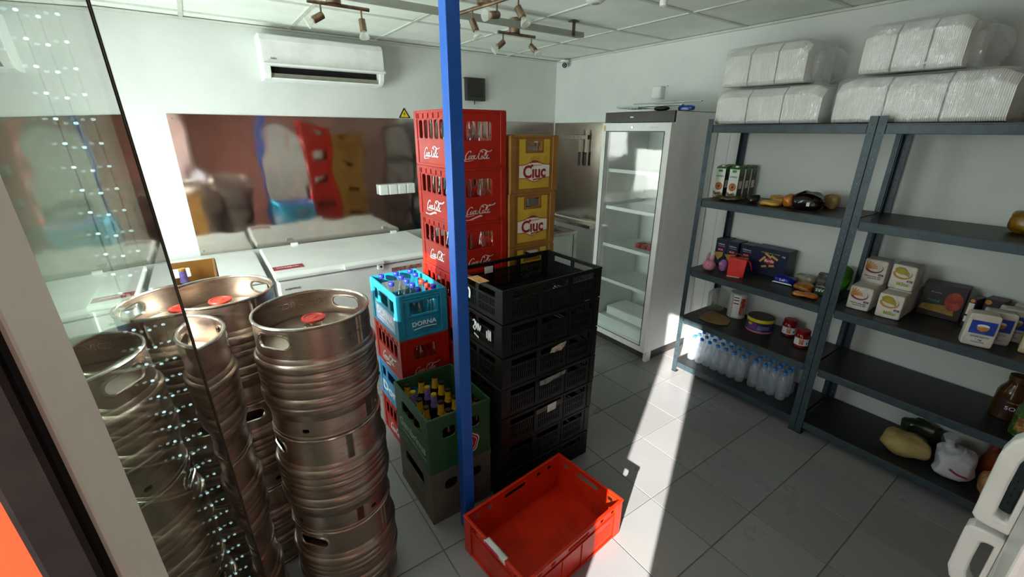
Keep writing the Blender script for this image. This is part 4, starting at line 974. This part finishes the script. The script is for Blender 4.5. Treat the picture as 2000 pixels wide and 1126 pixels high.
decal(rect(.07, .03), mat('box_green', '0f2a1c', .5), k, '-x', (-.0006, .03, .09), 'green_panel'); text('Piure', .016, mat('box_text', '6a8a70', .5), k, '-x', (-.0016, .03, .09), width=.045); decal(ell(.032, .014, 20), INK, k, '-x', (-.0008, .03, .135), 'logo_badge'); text('Aroma', .013, mat('box_text2', '9aa8b0', .5), k, '-x', (-.0018, .03, .135), width=.04)
PUR = mat('aubergine_card', '2a1622', .4, var='38202e', scale=10)
k = pack('tea_box', 'narrow dark box with cream side panels beside the picture box', 'box', 3.04, .335, s3, .09, .03, .15, PUR, -.25, None, .002); decal(rect(.022, .06), CREAM, k, '-x', (-.0005, 0, .095), 'side_panel'); decal(rect(.022, .03), CREAM, k, '-x', (-.0005, 0, .04), 'side_panel'); decal(ell(.009, .009), ORANGE, k, '-x', (-.0005, 0, .138), 'badge')
k = pack('tea_box', 'aubergine box standing next to the narrow cream-sided one', 'box', 3.085, .268, s3, .08, .07, .155, PUR, -.15, None, .002); decal(ell(.012, .012), ORANGE, k, '-x', (-.0005, .02, .135), 'badge')
def sugar(label, x, y, z):
    k = pack('sugar_pack', label, 'food pack', x, y, z, .075, .105, .155, FLOUR, .28, 'white packs with blue labels', rough=.006, seed=x*7)
    decal(rect(.082, .062), mat('sugar_blue', '1c3fa0', .5, var='3a62c0', scale=14), k, '-x', (-.003, 0, .095), 'blue_label'); decal([(-.022, .008), (.022, .008), (.016, -.008), (0, -.016), (-.016, -.008)], ORANGE, k, '-x', (-.0042, 0, .092), 'bowl_picture'); decal(ell(.02, .008, 16, 0, .011), LETTER, k, '-x', (-.0042, 0, .092), 'sugar_heap')
    text('ZAH\u0102R ALB TOS', .009, mat('sugar_ink', '2a3a80', .5), k, '-x', (-.0045, 0, .050), width=.062); text('1 kg', .009, MATS['sugar_ink'], k, '-x', (-.0045, 0, .036), width=.02); text('CRISTAL', .008, MATS['sugar_ink'], k, '-x', (-.0045, 0, .024), width=.045)
    return k
sugar('front white sugar pack with a blue bowl label on the right rack', 2.775, .245, s3)
sugar('second sugar pack, just behind the front one', 2.878, .208, s3); sugar('third sugar pack in the row behind', 2.978, .17, s3); sugar('last sugar pack in the row, against the wall', 3.075, .135, s3)
k = pack('semolina_pack', 'cream pack with dark logo at the right edge of the picture', 'food pack', 2.86, .075, s3, .10, .10, .16, mat('cream_pack', 'cbb98a', .7, var='bda87a', scale=10), .1, None, rough=.005, seed=3)
decal(rect(.09, .085), CREAM, k, '-x', (-.003, 0, .065), 'label_panel'); decal(rect(.03, .022), LOGO_D, k, '-x', (-.0042, -.02, .095), 'logo_patch'); text('PESMET', .016, INK, k, '-x', (-.0042, 0, .055), width=.065, bold=.008); text('1kg 500g', .009, INK, k, '-x', (-.0042, 0, .035), width=.05)
pouch('chips_bag', 'yellow and brown bag at the right end of the upper shelf', 3.05, .24, s2, .14, .16, .10, mat('amber_film', '8a6414', .3, var='3a2408', scale=14), .2, 15, .018)
AMBER = mat('sauce_amber', '3a2408', .15, var='4a3008', scale=6)
t = thing('sauce_bottle', 'large amber sauce bottle with dark label on the right rack', 'bottle', (2.99, .085, s4))
MB().lathe([(.05, 0), (.056, .006), (.056, .13), (.05, .15), (.036, .175), (.034, .185), (.034, .2)], 24).build('body', AMBER, t, smooth=True); MB().lathe([(.036, .198), (.036, .222), (.003, .224)], 20).build('cap', mat('amber_cap', '4a2a0a', .4), t, smooth=True)
wrap(.0564, 2.6, 4.3, .04, .115, mat('sauce_label', '2a0c10', .5, var='3a1418', scale=14), 'label', t)
M_ = lambda p, a=3.45, r=.0576, z=.068: ((r+p[2])*math.cos(a+p[0]/r), (r+p[2])*math.sin(a+p[0]/r), z+p[1])
text('SOS', .026, LETTER, t, '-x', (0, 0, 0), width=.05, bend=lambda p: M_(p)); text('GRECESC', .010, ORANGE, t, '-x', (0, 0, 0), width=.05, bend=lambda p: M_(p, z=.098))
t = thing('pickle_jar', 'jar of green pickles with a colourful label at the right edge', 'jar', (2.85, .0, s4))
MB().lathe([(.05, 0), (.055, .005), (.055, .14), (.045, .155), (.043, .16)], 24).build('glass', mat('pickle_green', '2f4a1e', .12, var='56743a', scale=40), t, smooth=True); MB().lathe([(.046, .155), (.047, .175), (.003, .178)], 24).build('lid', mat('pickle_lid', '3a5a2a', .4, .3), t, smooth=True)
wrap(.0554, 2.4, 4.4, .035, .10, mat('pickle_label', '7a4a20', .5, var='b8a04a', scale=60), 'label', t)
# bottom shelf of the right rack
PAPERB = mat('kraft_bag', 'b09a62', .8, var='9c8650', scale=9, bump=.4, bscale=25)
pouch('paper_bag', 'full tan paper bag slumped on the bottom shelf of the right rack', 2.89, .36, s5, .16, .20, .12, PAPERB, .5, 16, .016, 2.6)
pouch('film_bundle', 'dark green film bundle behind the white carrier bag', 3.10, .345, s5, .08, .17, .12, mat('dark_film', '2a2f20', .3, var='4a4e40', scale=14), .1, 17, .02)
pouch('film_bundle', 'grey crumpled film between the paper bag and the carrier bag', 3.02, .22, s5, .05, .06, .13, mat('grey_film', '6a6c64', .3, var='3a3c38', scale=20), .3, 18, .02)
k = pouch('carrier_bag', 'white plastic carrier bag with a red stripe on the bottom shelf', 2.895, .165, s5, .15, .15, .16, mat('carrier_white', 'c4c4cc', .4, var='b0b0ba', scale=12), .2, 19, .022, 3)
MB().tube([(.02, .03, .13), (.0, .04, .17), (-.01, .05, .215)], [.03, .016, .028], 10).build('knotted_top', MATS['carrier_white'], k, smooth=True)
mb = MB(); ribbon(mb, [(-.03, .012), (0, -.002), (.04, -.006)], (0, .004), .001, .002, face_m('-x', (-.082, -.01, .06)), 1); mb.build('red_stripe', mat('stripe_red', '8e1c24', .5), k)
k = pouch('bread_bag', 'clear bag of orange-brown bread beside the carrier bag', 2.865, .025, s5, .12, .085, .12, mat('bread_film', 'a0703a', .3, var='c8b08a', scale=16), .2, 20, .02, 2.6)
pouch('bread_bag', 'red-brown bag behind the clear bread bag', 3.03, .03, s5, .12, .12, .20, mat('rust_film', '7a3414', .3, var='5a240c', scale=12), 0, 21, .02)

# ================================================================== FREEZERS, FRIDGES, SINK
def chest(label, x0, x1, y0, y1, zt, detail):
    f = thing('chest_freezer', label, 'freezer', (x0, y0, 0)); w, d = x1-x0, y1-y0
    MB().box(.012, w-.012, .012, d-.02, .03, zt-.045).build('body', WHITE_ENAMEL, f, bevel=.012)
    MB().box(.03, w-.03, .03, d-.04, 0, .03).build('plinth', BLACKP, f)
    MB().box(.018, w-.018, .02, d-.03, zt-.046, zt-.034).build('gasket', mat('grey_gasket', '9aa0a0', .6), f)
    lid = MB().add([(0, 0, zt-.035), (w, 0, zt-.035), (w, d, zt-.035), (0, d, zt-.035), (0, 0, zt-.012), (w, 0, zt-.012), (w, d, zt-.004), (0, d, zt-.004), (.012, .05, zt), (w-.012, .05, zt), (w-.012, d-.012, zt+.004), (.012, d-.012, zt+.004)],
                   [(3, 2, 1, 0), (8, 9, 10, 11), (0, 1, 5, 4), (1, 2, 6, 5), (2, 3, 7, 6), (3, 0, 4, 7), (4, 5, 9, 8), (5, 6, 10, 9), (6, 7, 11, 10), (7, 4, 8, 11)]).build('lid', WHITE_ENAMEL, f, bevel=.006)
    if detail:
        hx = .55
        MB().prism([(-.035, -.013), (-.012, -.016), (.002, -.010), (.002, .014), (-.012, .018), (-.035, .010)], 0, .27, Matrix.Translation((.41, .0, zt-.008)) @ Matrix(((0, 0, 1, 0), (1, 0, 0, 0), (0, 1, 0, 0), (0, 0, 0, 1)))).build('handle', WHITE_PLASTIC, lid, bevel=.004)
        MB().box(.635, .675, -.022, .010, zt-.062, zt-.022).build('lock', WHITE_PLASTIC, f, bevel=.002)
        MB().lathe([(.008, 0), (.008, .004)], 14, face_m('-y', (.655, -.0215, zt-.042))).build('keyhole', BLACKP, f)
        mb = MB()
        for hx_ in (.22, 1.02): MB().box(hx_, hx_+.05, d-.035, d-.004, zt-.02, zt+.022).build('hinge', WHITE_PLASTIC, lid, bevel=.003)
        RED = mat('sticker_red', '9a2430', .4, var='b84450', scale=40)
        MB().box(.012, .195, .12, .205, zt+.0012, zt+.003).build('red_sticker', RED, lid)
        text('INTREBARI', .022, LETTER, lid, '+z', (.10, .165, zt+.0034), width=.13, ext=.0004)
        text('ALBATROS', .016, mat('badge_grey', '4a5258', .4), f, '-y', (.09, .0105, zt-.10), width=.09, bold=.01)
        MB().box(.74, .97, .010, .012, zt-.105, zt-.075).build('red_sticker', mat('sticker_red2', '8a4a44', .5, var='c8a8a0', scale=60), f)
    return f
chest('long white chest freezer with handle and red sticker under the steel sheet', .255, 1.425, 2.915, 3.705, .9, True)
chest('second white chest freezer to the left, behind the keg stacks', -.62, .225, 2.98, 3.735, .885, False)
# steel sink table in the far corner
st = thing('sink_table', 'stainless steel sink table in the far corner behind the crates', 'sink', (2.0, 3.0, 0))
frame_ring(0, .86, 0, .62, .83, .86, .09).build('worktop', STEEL, st, bevel=.003)
mb = MB().panel(.68, .44, .003, [], lambda x, y, z: (.09+x, .09+y, .56+z)).panel(.68, .29, .003, [], lambda x, y, z: (.09+x, .09+z, .56+y)).panel(.68, .29, .003, [], lambda x, y, z: (.09+x, .527+z, .56+y)).panel(.44, .29, .003, [], lambda x, y, z: (.09+z, .09+x, .56+y)).panel(.44, .29, .003, [], lambda x, y, z: (.767+z, .09+x, .56+y))
mb.build('basin', STEEL, st)
MB().box(.04, .82, .012, .016, .45, .83).build('front_apron', mat('satin_steel', 'c2c6c0', .4, .7, var='b2b6b0', scale=3), st)
for x in (.02, .84):
    for y in (.02, .6): MB().box(x-.018, x+.018, y-.018, y+.018, 0, .83).build('leg', STEEL, st)
lg = MB().box(RX-.12, RX-.012, 3.06, 3.77, .835, .872).build('wall_ledge', STEEL, bevel=.003); tag(lg, 'narrow stainless ledge along the right wall under the knives', 'ledge')

# display fridge with glass door
fx0, fx1, fy0, fy1 = 2.672, 3.185, 1.922, 2.545
fr = thing('display_fridge', 'tall white display fridge with glass door and black header', 'fridge', (fx0, fy0, 0)); W, D_ = fy1-fy0, fx1-fx0
mb = MB().panel(W, 1.80, D_-.05, [(.05, W-.05, .14, 1.76)], lambda x, y, z: (D_-.05-z, x, .085+y))
mb.build('cabinet', WHITE_ENAMEL, fr, bevel=.003)
MB().box(D_-.05, D_, 0, W, .085, 1.885).build('back_wall', WHITE_ENAMEL, fr)
MB().box(-.02, D_-.05, 0.001, W-.001, 1.815, 1.888).build('header', mat('black_header', '14110f', .35, var='1c1815', scale=10), fr, bevel=.003)
decal(rect(.03, .008), LETTER, fr, '-x', (-.0205, W*.58, 1.852), 'display')
for k in range(2): decal(rect(.003, .03), mat('header_grey', '4a463f', .5), fr, '-x', (-.0205, W*.75-.02*k, 1.852), 'header_slot')
MB().box(.03, D_-.02, .02, W-.02, 0.0, .085).build('kick_plate', mat('dark_kick', '3a332d', .6, var='2d2722', scale=8), fr)
MB().box(-.006, .05, .0, .03, .0, .085).build('corner_foot', WHITE_PLASTIC, fr)
dr = MB().panel(W, 1.722, .04, [(.052, W-.045, .055, 1.66, .004)], lambda x, y, z: (-.002-z, x, .09+y)).build('door_frame', WHITE_PLASTIC, fr, bevel=.004)
MB().box(-.03, -.018, .045, W-.04, .135, 1.76).build('glass_pane', FRIDGE_GLASS, dr)
mb = MB().panel(W-.085, 1.62, .004, [(.006, W-.091, .006, 1.614)], lambda x, y, z: (-.0425-z*.2, .045+x, .137+y)); mb.build('pane_seal', BLACKP, dr)
MB().lathe([(.009, 0), (.009, .003)], 14, face_m('-x', (-.0425, W*.53, 1.782))).build('door_lock', STEEL, dr)
text('frigorex', .016, mat('chrome_badge', '9a9c98', .25, 1), dr, '-x', (-.0425, W*.22, 1.782), width=.075)
decal(rect(.022, .04), mat('energy_sticker', 'c8a060', .5, var='e0d8c8', scale=90), dr, '-x', (-.0424, W-.025, 1.775), 'sticker')
WIREM = mat('white_wire', 'e4e8e4', .4)
for z in (.22, .56, .86, 1.17, 1.46):
    H = [(.012+k*.02, .024+k*.02, .012, D_-.15) for k in range(25)]
    MB().panel(W-.11, D_-.14, .006, H, lambda x, y, z_, z=z: (.01+y, .055+x, z+z_)).build('wire_shelf', WIREM, fr)
    MB().box(.004, .012, .055, W-.055, z-.008, z+.018).build('shelf_front', WIREM, fr)
PK = mat('red_package', '8a1c20', .35, var='b84040', scale=20)
for k in range(4):
    p = MB().box(0, .09, 0, .05, 0, .035).build('meat_pack', PK, bevel=.004); p.location = (2.80, 2.03+.058*k, .8665); tag(p, '%s red packet in the row on the fridge shelf' % ['first', 'second', 'third', 'fourth'][k], 'package', 'red packets in the fridge')
k = pouch('salad_bag', 'small green packet on the lower shelf inside the display fridge', 2.76, 2.02, .5665, .06, .06, .15, mat('green_packet', '3a8a4a', .35, var='2a6a38', scale=16), 0, 22, .008); k['category'] = 'package'
p = MB().box(0, .08, 0, .10, 0, .14).build('juice_box', mat('orange_box', 'd8883a', .5, var='c87428', scale=9), bevel=.003); p.location = (2.95, 2.06, 1.1765); tag(p, 'orange carton on the upper shelf inside the display fridge', 'carton')
p = MB().box(0, .25, 0, .40, 0, .08).build('white_tub', WHITE_PLASTIC, bevel=.012); p.location = (2.74, 2.05, .2265); tag(p, 'white plastic tub on the bottom shelf inside the display fridge', 'tub')
# loose parts lying on the fridge
zt = 1.889
ALU = mat('aluminium_profile', 'b6bcb8', .35, .7, var='a4aaa6', scale=8)
k = thing('wire_rack', 'small white wire rack lying on top of the display fridge', 'rack', (2.72, 2.30, zt))
for i in range(7): MB().tube([(0, i*.03, .0025), (.2, i*.03, .0025), (.2, i*.03, .028), (0, i*.03, .028)], .002, 5, closed=True).build('wire', WIREM, k)
for x in (0, .2): MB().tube([(x, -.01, .0295), (x, .19, .0295)], .002, 5).build('rail', WIREM, k)
def bar(name, label, a, b, w, h, m):
    a, b = Vector(a), Vector(b); L = (b-a).length; o = MB().box(0, L, -w/2, w/2, 0, h).build(name, m, bevel=.002); o.location = a
    o.rotation_euler = (b-a).to_track_quat('X', 'Z').to_euler(); return tag(o, label, 'strip')
bar('metal_strip', 'long grey metal strip lying on the wire rack over the fridge', (2.72, 2.49, 1.923), (2.78, 1.96, 1.923), .03, .010, ALU)
bar('metal_strip', 'pale metal strip lying behind the long grey one on the fridge', (2.83, 2.47, 1.923), (2.83, 2.0, 1.930), .05, .008, mat('pale_strip', 'd0d6d4', .4, .2, var='c2c8c6', scale=6))
bar('metal_strip', 'upper thin strip crossing on the stack over the fridge', (2.80, 2.40, 1.945), (2.84, 1.86, 1.945), .02, .008, ALU)
kp = thing('power_plug', 'flat black plug lying on the fridge edge', 'plug', (2.70, 2.07, zt)); MB().blob(.06, .12, .03, 2.4, .002, 4).build('housing', BLACKP, kp, smooth=True)
pb = thing('plastic_scoop', 'blue and clear scoop lying beside the fridge top', 'scoop', (2.86, 1.86, 1.92))
MB().blob(.05, .12, .035, 3, .002, 5).build('blue_body', mat('blue_plastic', '1a3f9a', .35, var='15358a', scale=9), pb, smooth=True); MB().blob(.03, .06, .02, 2.5, .002, 5).build('pale_part', mat('pale_blue_plastic', '9ab4dc', .35), pb, smooth=True, loc=(-.03, -.01, 0))
pb.location = (2.80, 1.945, zt)

# white two-door fridge at the right of the camera
tf = thing('fridge_freezer', 'white two-door fridge with loop handles at the right edge of the picture', 'fridge', (1.0, -.70, 0))
MB().box(0, .6, 0, .59, .02, 1.70).build('cabinet', WHITE_ENAMEL, tf, bevel=.006)
MB().box(.02, .58, .02, .57, 0, .02).build('plinth', BLACKP, tf)
hx, seam = .545, .775
for z0, z1, nm in ((seam+.006, 1.70, 'upper'), (.03, seam-.006, 'lower')):
    d = MB().box(0, .6, .595, .65, z0, z1).build('door', WHITE_ENAMEL, tf, bevel=.008)
    up = nm == 'upper'; a, b = (z0+.002, z0+.30) if up else (z1-.22, z1-.002)
    f_ = (lambda q: a+q) if up else (lambda q: b-q); T = b-a        # loop outline measured from the seam between the doors
    out = [(.6505, f_(0)), (.69, f_(0)), (.714, f_(.004)), (.722, f_(.016)), (.722, f_(T*.45)), (.722, f_(T*.72)), (.712, f_(T*.86)), (.690, f_(T*.96)), (.6505, f_(T))]
    inn = [(.662, f_(.034)), (.672, f_(.034)), (.682, f_(.036)), (.686, f_(.042)), (.687, f_(T*.45)), (.686, f_(T*.68)), (.680, f_(T*.78)), (.670, f_(T*.84)), (.662, f_(T*.86))]
    n = len(out); mb = MB(); vs = [(x, y, z) for x in (hx-.026, hx+.026) for ring in (out, inn) for y, z in ring]; fs = []
    for i in range(n):
        j = (i+1) % n
        fs += [(i, j, n+j, n+i), (2*n+j, 2*n+i, 3*n+i, 3*n+j), (j, i, 2*n+i, 2*n+j), (n+i, n+j, 3*n+j, 3*n+i)]
    mb.add(vs, fs).build('handle', WHITE_PLASTIC, d, smooth=True, bevel=.006)
    MB().box(hx-.004, hx+.004, .7222, .7232, (a+.06) if up else (a+.08), (b-.10) if up else (b-.03)).build('handle_inlay', ALU, d)

# ================================================================== WALL AND CEILING FITTINGS
ac = thing('air_conditioner', 'white split air conditioner with open louvre high on the back wall', 'air conditioner', (.48, DY, 2.07)); L = .825
prof = [(0, .0), (-.10, .0), (-.16, .012), (-.19, .04), (-.205, .085), (-.215, .15), (-.21, .24), (-.19, .272), (-.15, .283), (0, .283)]
ex = lambda pl: [(y, z) for y, z in pl]
Mx = Matrix(((0, 0, 1, 0), (1, 0, 0, 0), (0, 1, 0, 0), (0, 0, 0, 1)))
MB().prism([(0, .0), (-.10, .0), (-.115, .05), (-.12, .09), (-.212, .095), (-.215, .15), (-.21, .24), (-.19, .272), (-.15, .283), (0, .283)], .0, L, Mx).build('casing', WHITE_PLASTIC, ac, bevel=.004)
for x0, x1 in ((0, .045), (L-.035, L)): MB().prism([(-.10, 0), (-.165, .008), (-.198, .04), (-.211, .094), (-.12, .09), (-.115, .05)], x0, x1, Mx).build('end_cheek', WHITE_PLASTIC, ac, bevel=.004)
MB().prism([(-.10, .0), (-.165, .008), (-.172, .016), (-.105, .012)], .045, L-.035, Mx).build('lower_lip', WHITE_PLASTIC, ac)
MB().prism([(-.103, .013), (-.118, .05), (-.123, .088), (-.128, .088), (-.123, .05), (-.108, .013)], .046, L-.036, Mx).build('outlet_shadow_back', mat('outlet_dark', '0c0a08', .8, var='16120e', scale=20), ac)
MB().box(.05, L-.04, -.158, -.155, .018, .045).build('louvre', mat('louvre_grey', '8f8f80', .5, var='7f7f70', scale=10), ac)
MB().prism([(-.195, .082), (-.236, .086), (-.240, .096), (-.234, .102), (-.195, .098)], .0, L, Mx).build('front_flap', WHITE_PLASTIC, ac, bevel=.002)
text('beko', .018, mat('badge_brown', '6a655c', .4), ac, '-y', (.07, -.216, .13), width=.035)
fb = thing('fuse_box', 'small dark fuse box on the back wall above the tan crates', 'fuse box', (2.115, DY, 2.012))
MB().box(0, .195, -.05, 0, 0, .185).build('casing', mat('fuse_dark', '2d2c26', .5, var='38362f', scale=10), fb, bevel=.003); MB().box(.03, .165, -.056, -.05, .03, .155).build('door', mat('fuse_door', '24231e', .4), fb, bevel=.003); MB().box(-.012, .19, -.055, 0, .185, .19).build('top_flange', MATS['fuse_dark'], fb); MB().tube([(.09, -.025, 0), (.09, -.025, -.03)], .005, 6).build('cable_stub', BLACKP, fb)
ws = thing('warning_sign', 'yellow triangular high-voltage warning sign on the back wall', 'sign', (1.526, DY, 1.851))
Mw = face_m('-y', (0, -.0005, 0)); MB().prism([(-.047, 0), (.047, 0), (.05, .005), (.004, .079), (-.004, .079), (-.05, .005)], 0, .002, Mw).build('border', INK, ws); MB().prism([(-.036, .007), (.036, .007), (0, .066)], .002, .003, Mw).build('field', mat('sign_yellow', 'e8c520', .5), ws)
MB().prism([(.004, .052), (-.010, .030), (-.001, .031), (-.005, .013), (.009, .036), (.001, .035)], .003, .004, Mw).build('bolt', INK, ws)
so = thing('socket_strip', 'row of four white wall sockets on the steel sheet', 'socket', (1.235, DY-.0125, 1.225))
for k in range(4):
    s = MB().box(k*.081, k*.081+.079, -.04, 0, .0, .085).build('socket', WHITE_PLASTIC, so, bevel=.006); MB().box(k*.081+.008, k*.081+.071, -.044, -.0395, .01, .075).build('flap', WHITE_PLASTIC, s, bevel=.003)
kr = thing('knife_magnet', 'magnetic knife rail on the steel sheet of the right wall', 'knife rail', (RX-.0125, 3.27, 1.70)); MB().box(-.02, 0, 0, .385, -.02, .02).build('rail', mat('rail_steel', '9a9a90', .3, .8, var='8a8a80', scale=5), kr, bevel=.003)
for k in range(4): MB().lathe([(.008, 0), (.008, .002)], 10, face_m('-x', (-.02, .12+k*.06, 0))).build('rail_stud', STEEL, kr)
for lab, y in (('left kitchen knife with black handle hanging on the rail', 3.355), ('right kitchen knife with black handle hanging on the rail', 3.27)):
    kn = thing('kitchen_knife', lab, 'knife', (RX-.0335, y, 1.43), 0, 'knives on the rail'); MB().prism([(-.012, .13), (.012, .13), (.013, .30), (.006, .335), (-.012, .34)], 0, .002, face_m('-x', (0, 0, 0))).build('blade', STEEL, kn)
    hd = MB().box(-.010, .004, -.014, .014, 0, .13).build('handle', BLACKP, kn, bevel=.005)
    for z in (.03, .065, .1): MB().lathe([(.004, 0), (.004, .001)], 8, face_m('-x', (-.0102, 0, z))).build('rivet', STEEL, hd)
ad = thing('junction_box', 'small white box on the right wall above the display fridge', 'box', (RX, 2.44, 2.005)); MB().box(-.055, 0, 0, .085, 0, .09).build('casing', WHITE_PLASTIC, ad, bevel=.004); MB().box(-.058, -.055, .008, .077, .008, .082).build('cover', WHITE_PLASTIC, ad, bevel=.002); MB().box(-.02, 0, -.03, .1, .09, .096).build('conduit_stub', WHITE_PLASTIC, ad)
cv = thing('security_camera', 'small white dome camera in the ceiling corner', 'camera', (3.13, 3.60, CZ-.017)); MB().lathe([(.045, 0), (.045, -.012), (.03, -.018)], 24).build('base', WHITE_PLASTIC, cv, smooth=True); hd = MB().blob(.06, .06, .06, 2, 0, flat=False).build('ball', WHITE_PLASTIC, cv, smooth=True, loc=(-.004, -.004, -.042))
dv = (Vector((0, 0, CAM_H))-Vector((3.126, 3.596, CZ-.059))).normalized(); q = dv.to_track_quat('Z', 'Y').to_matrix().to_4x4(); q.translation = (0, 0, 0)
MB().lathe([(.0235, .019), (.0215, .0235), (.002, .031)], 20, q).build('lens', BLACKP, hd, smooth=True)
# cable tray
tr = thing('cable_tray', 'grey steel cable channel hung below the ceiling', 'tray', (.3, 2.42, 2.333)); mb = MB().prism([(-.02, 0), (.02, 0), (.02, .03), (.018, .03), (.018, .002), (-.018, .002), (-.018, .03), (-.02, .03)], 0, 1.945, Matrix(((0, 0, 1, 0), (1, 0, 0, 0), (0, 1, 0, 0), (0, 0, 0, 1))))
mb.build('channel', mat('tray_grey', 'a3a69a', .45, .5, var='93968a', scale=6), tr)
for x in (.45, 1.85):
    h_ = MB().box(x-.012, x+.012, -.024, -.0205, -.004, .078).build('hanger', mat('hanger_brown', '6a5c4c', .4, .6, var='5a4e40', scale=12), tr); MB().lathe([(.005, 0), (.005, .004)], 8, face_m('-y', (x, -.024, .012))).build('bolt', INK, h_); MB().box(x-.03, x+.03, -.04, .0, .078, .083).build('ceiling_plate', MATS['hanger_brown'], h_)
# spotlight bars
BRASS = mat('brushed_bronze', '7a6654', .32, .9, var='a08a72', scale=14, stretch=(1, 1, .2)); BULB = clear('lamp_glass', 'f2f4ee', .05, .1, .35, 'f4f6f0')
def head(parent, p, d):
    """stem, swivelling can and reflector bulb; p on the bar, d pointing direction"""
    p = Vector(p); MB().tube([p, p+Vector((0, 0, -.05))], .0045, 8).build('stem', BRASS, parent)
    j = p+Vector((0, 0, -.055)); q = Vector(d).normalized().to_track_quat('Z', 'Y').to_matrix().to_4x4(); q.translation = j
    s = MB().lathe([(.010, -.012), (.017, -.008), (.0175, .046), (.015, .048)], 18, q).build('lamp_can', BRASS, parent, smooth=True)
    MB().lathe([(.011, .047), (.012, .053), (.021, .066), (.026, .078), (.026, .082), (.004, .083)], 18, q).build('bulb', BULB, s, smooth=True)
def spots(label, a, b, base, heads):
    a, b = Vector(a), Vector(b); t = thing('spotlight_bar', label, 'lamp', a, 0, 'spotlight bars'); MB().tube([(0, 0, 0), b-a], .009, 10).build('bar', BRASS, t, smooth=True)
    c = Vector(base)-a; MB().lathe([(.036, .004), (.036, CZ-.0045-a.z), (.034, CZ-.0045-a.z)], 24, Matrix.Translation((c.x, c.y, 0))).build('ceiling_cup', BRASS, t, smooth=True)
    for p, d in heads: head(t, (a+(b-a)*p)-a, d)
dirv = lambda r, u, f: RT*r - DN*u + FW*f
ZB = 2.333
spots('two-lamp spotlight bar left of the blue post near the air conditioner', (.575, 2.555, ZB), (.875, 2.555, ZB), (.70, 2.555, ZB), [(.2, dirv(-1, -.75, -.25)), (.86, dirv(.12, -1, .15))])
spots('four-lamp spotlight bar on the ceiling right of the blue post', (1.275, 2.375, ZB), (1.352, 1.80, ZB), (1.305, 2.12, ZB), [(.04, dirv(-.1, -1, 0)), (.27, dirv(.4, -1, .15)), (.60, dirv(-.85, -.5, -.75)), (.86, dirv(.5, -1, -.05))])
spots('small two-lamp spotlight bar farthest from the camera', (1.69, 2.585, ZB), (1.98, 2.585, ZB), (1.815, 2.585, ZB), [(.13, dirv(-.9, -.8, 0)), (.9, dirv(.75, -1, -.3))])
sd = thing('smoke_detector', 'round white detector on the ceiling at the top edge', 'detector', (1.868, 1.925, CZ-.005)); MB().lathe([(.05, 0), (.05, -.02), (.035, -.032), (.004, -.033)], 28).build('housing', WHITE_PLASTIC, sd, smooth=True); MB().lathe([(.02, -.0335), (.018, -.036)], 16).build('sensor', mat('sensor_grey', '9a9c9a', .4), sd)
lb = thing('ceiling_lamp_holder', 'white pendant bulb holder at the top edge of the picture', 'lamp', (2.03, 1.615, CZ-.005)); MB().lathe([(.03, 0), (.03, -.015), (.018, -.02), (.018, -.05)], 18).build('holder', WHITE_PLASTIC, lb, smooth=True); MB().lathe([(.016, -.05), (.02, -.065), (.018, -.08), (.004, -.086)], 18).build('bulb', WHITE_PLASTIC, lb, smooth=True)
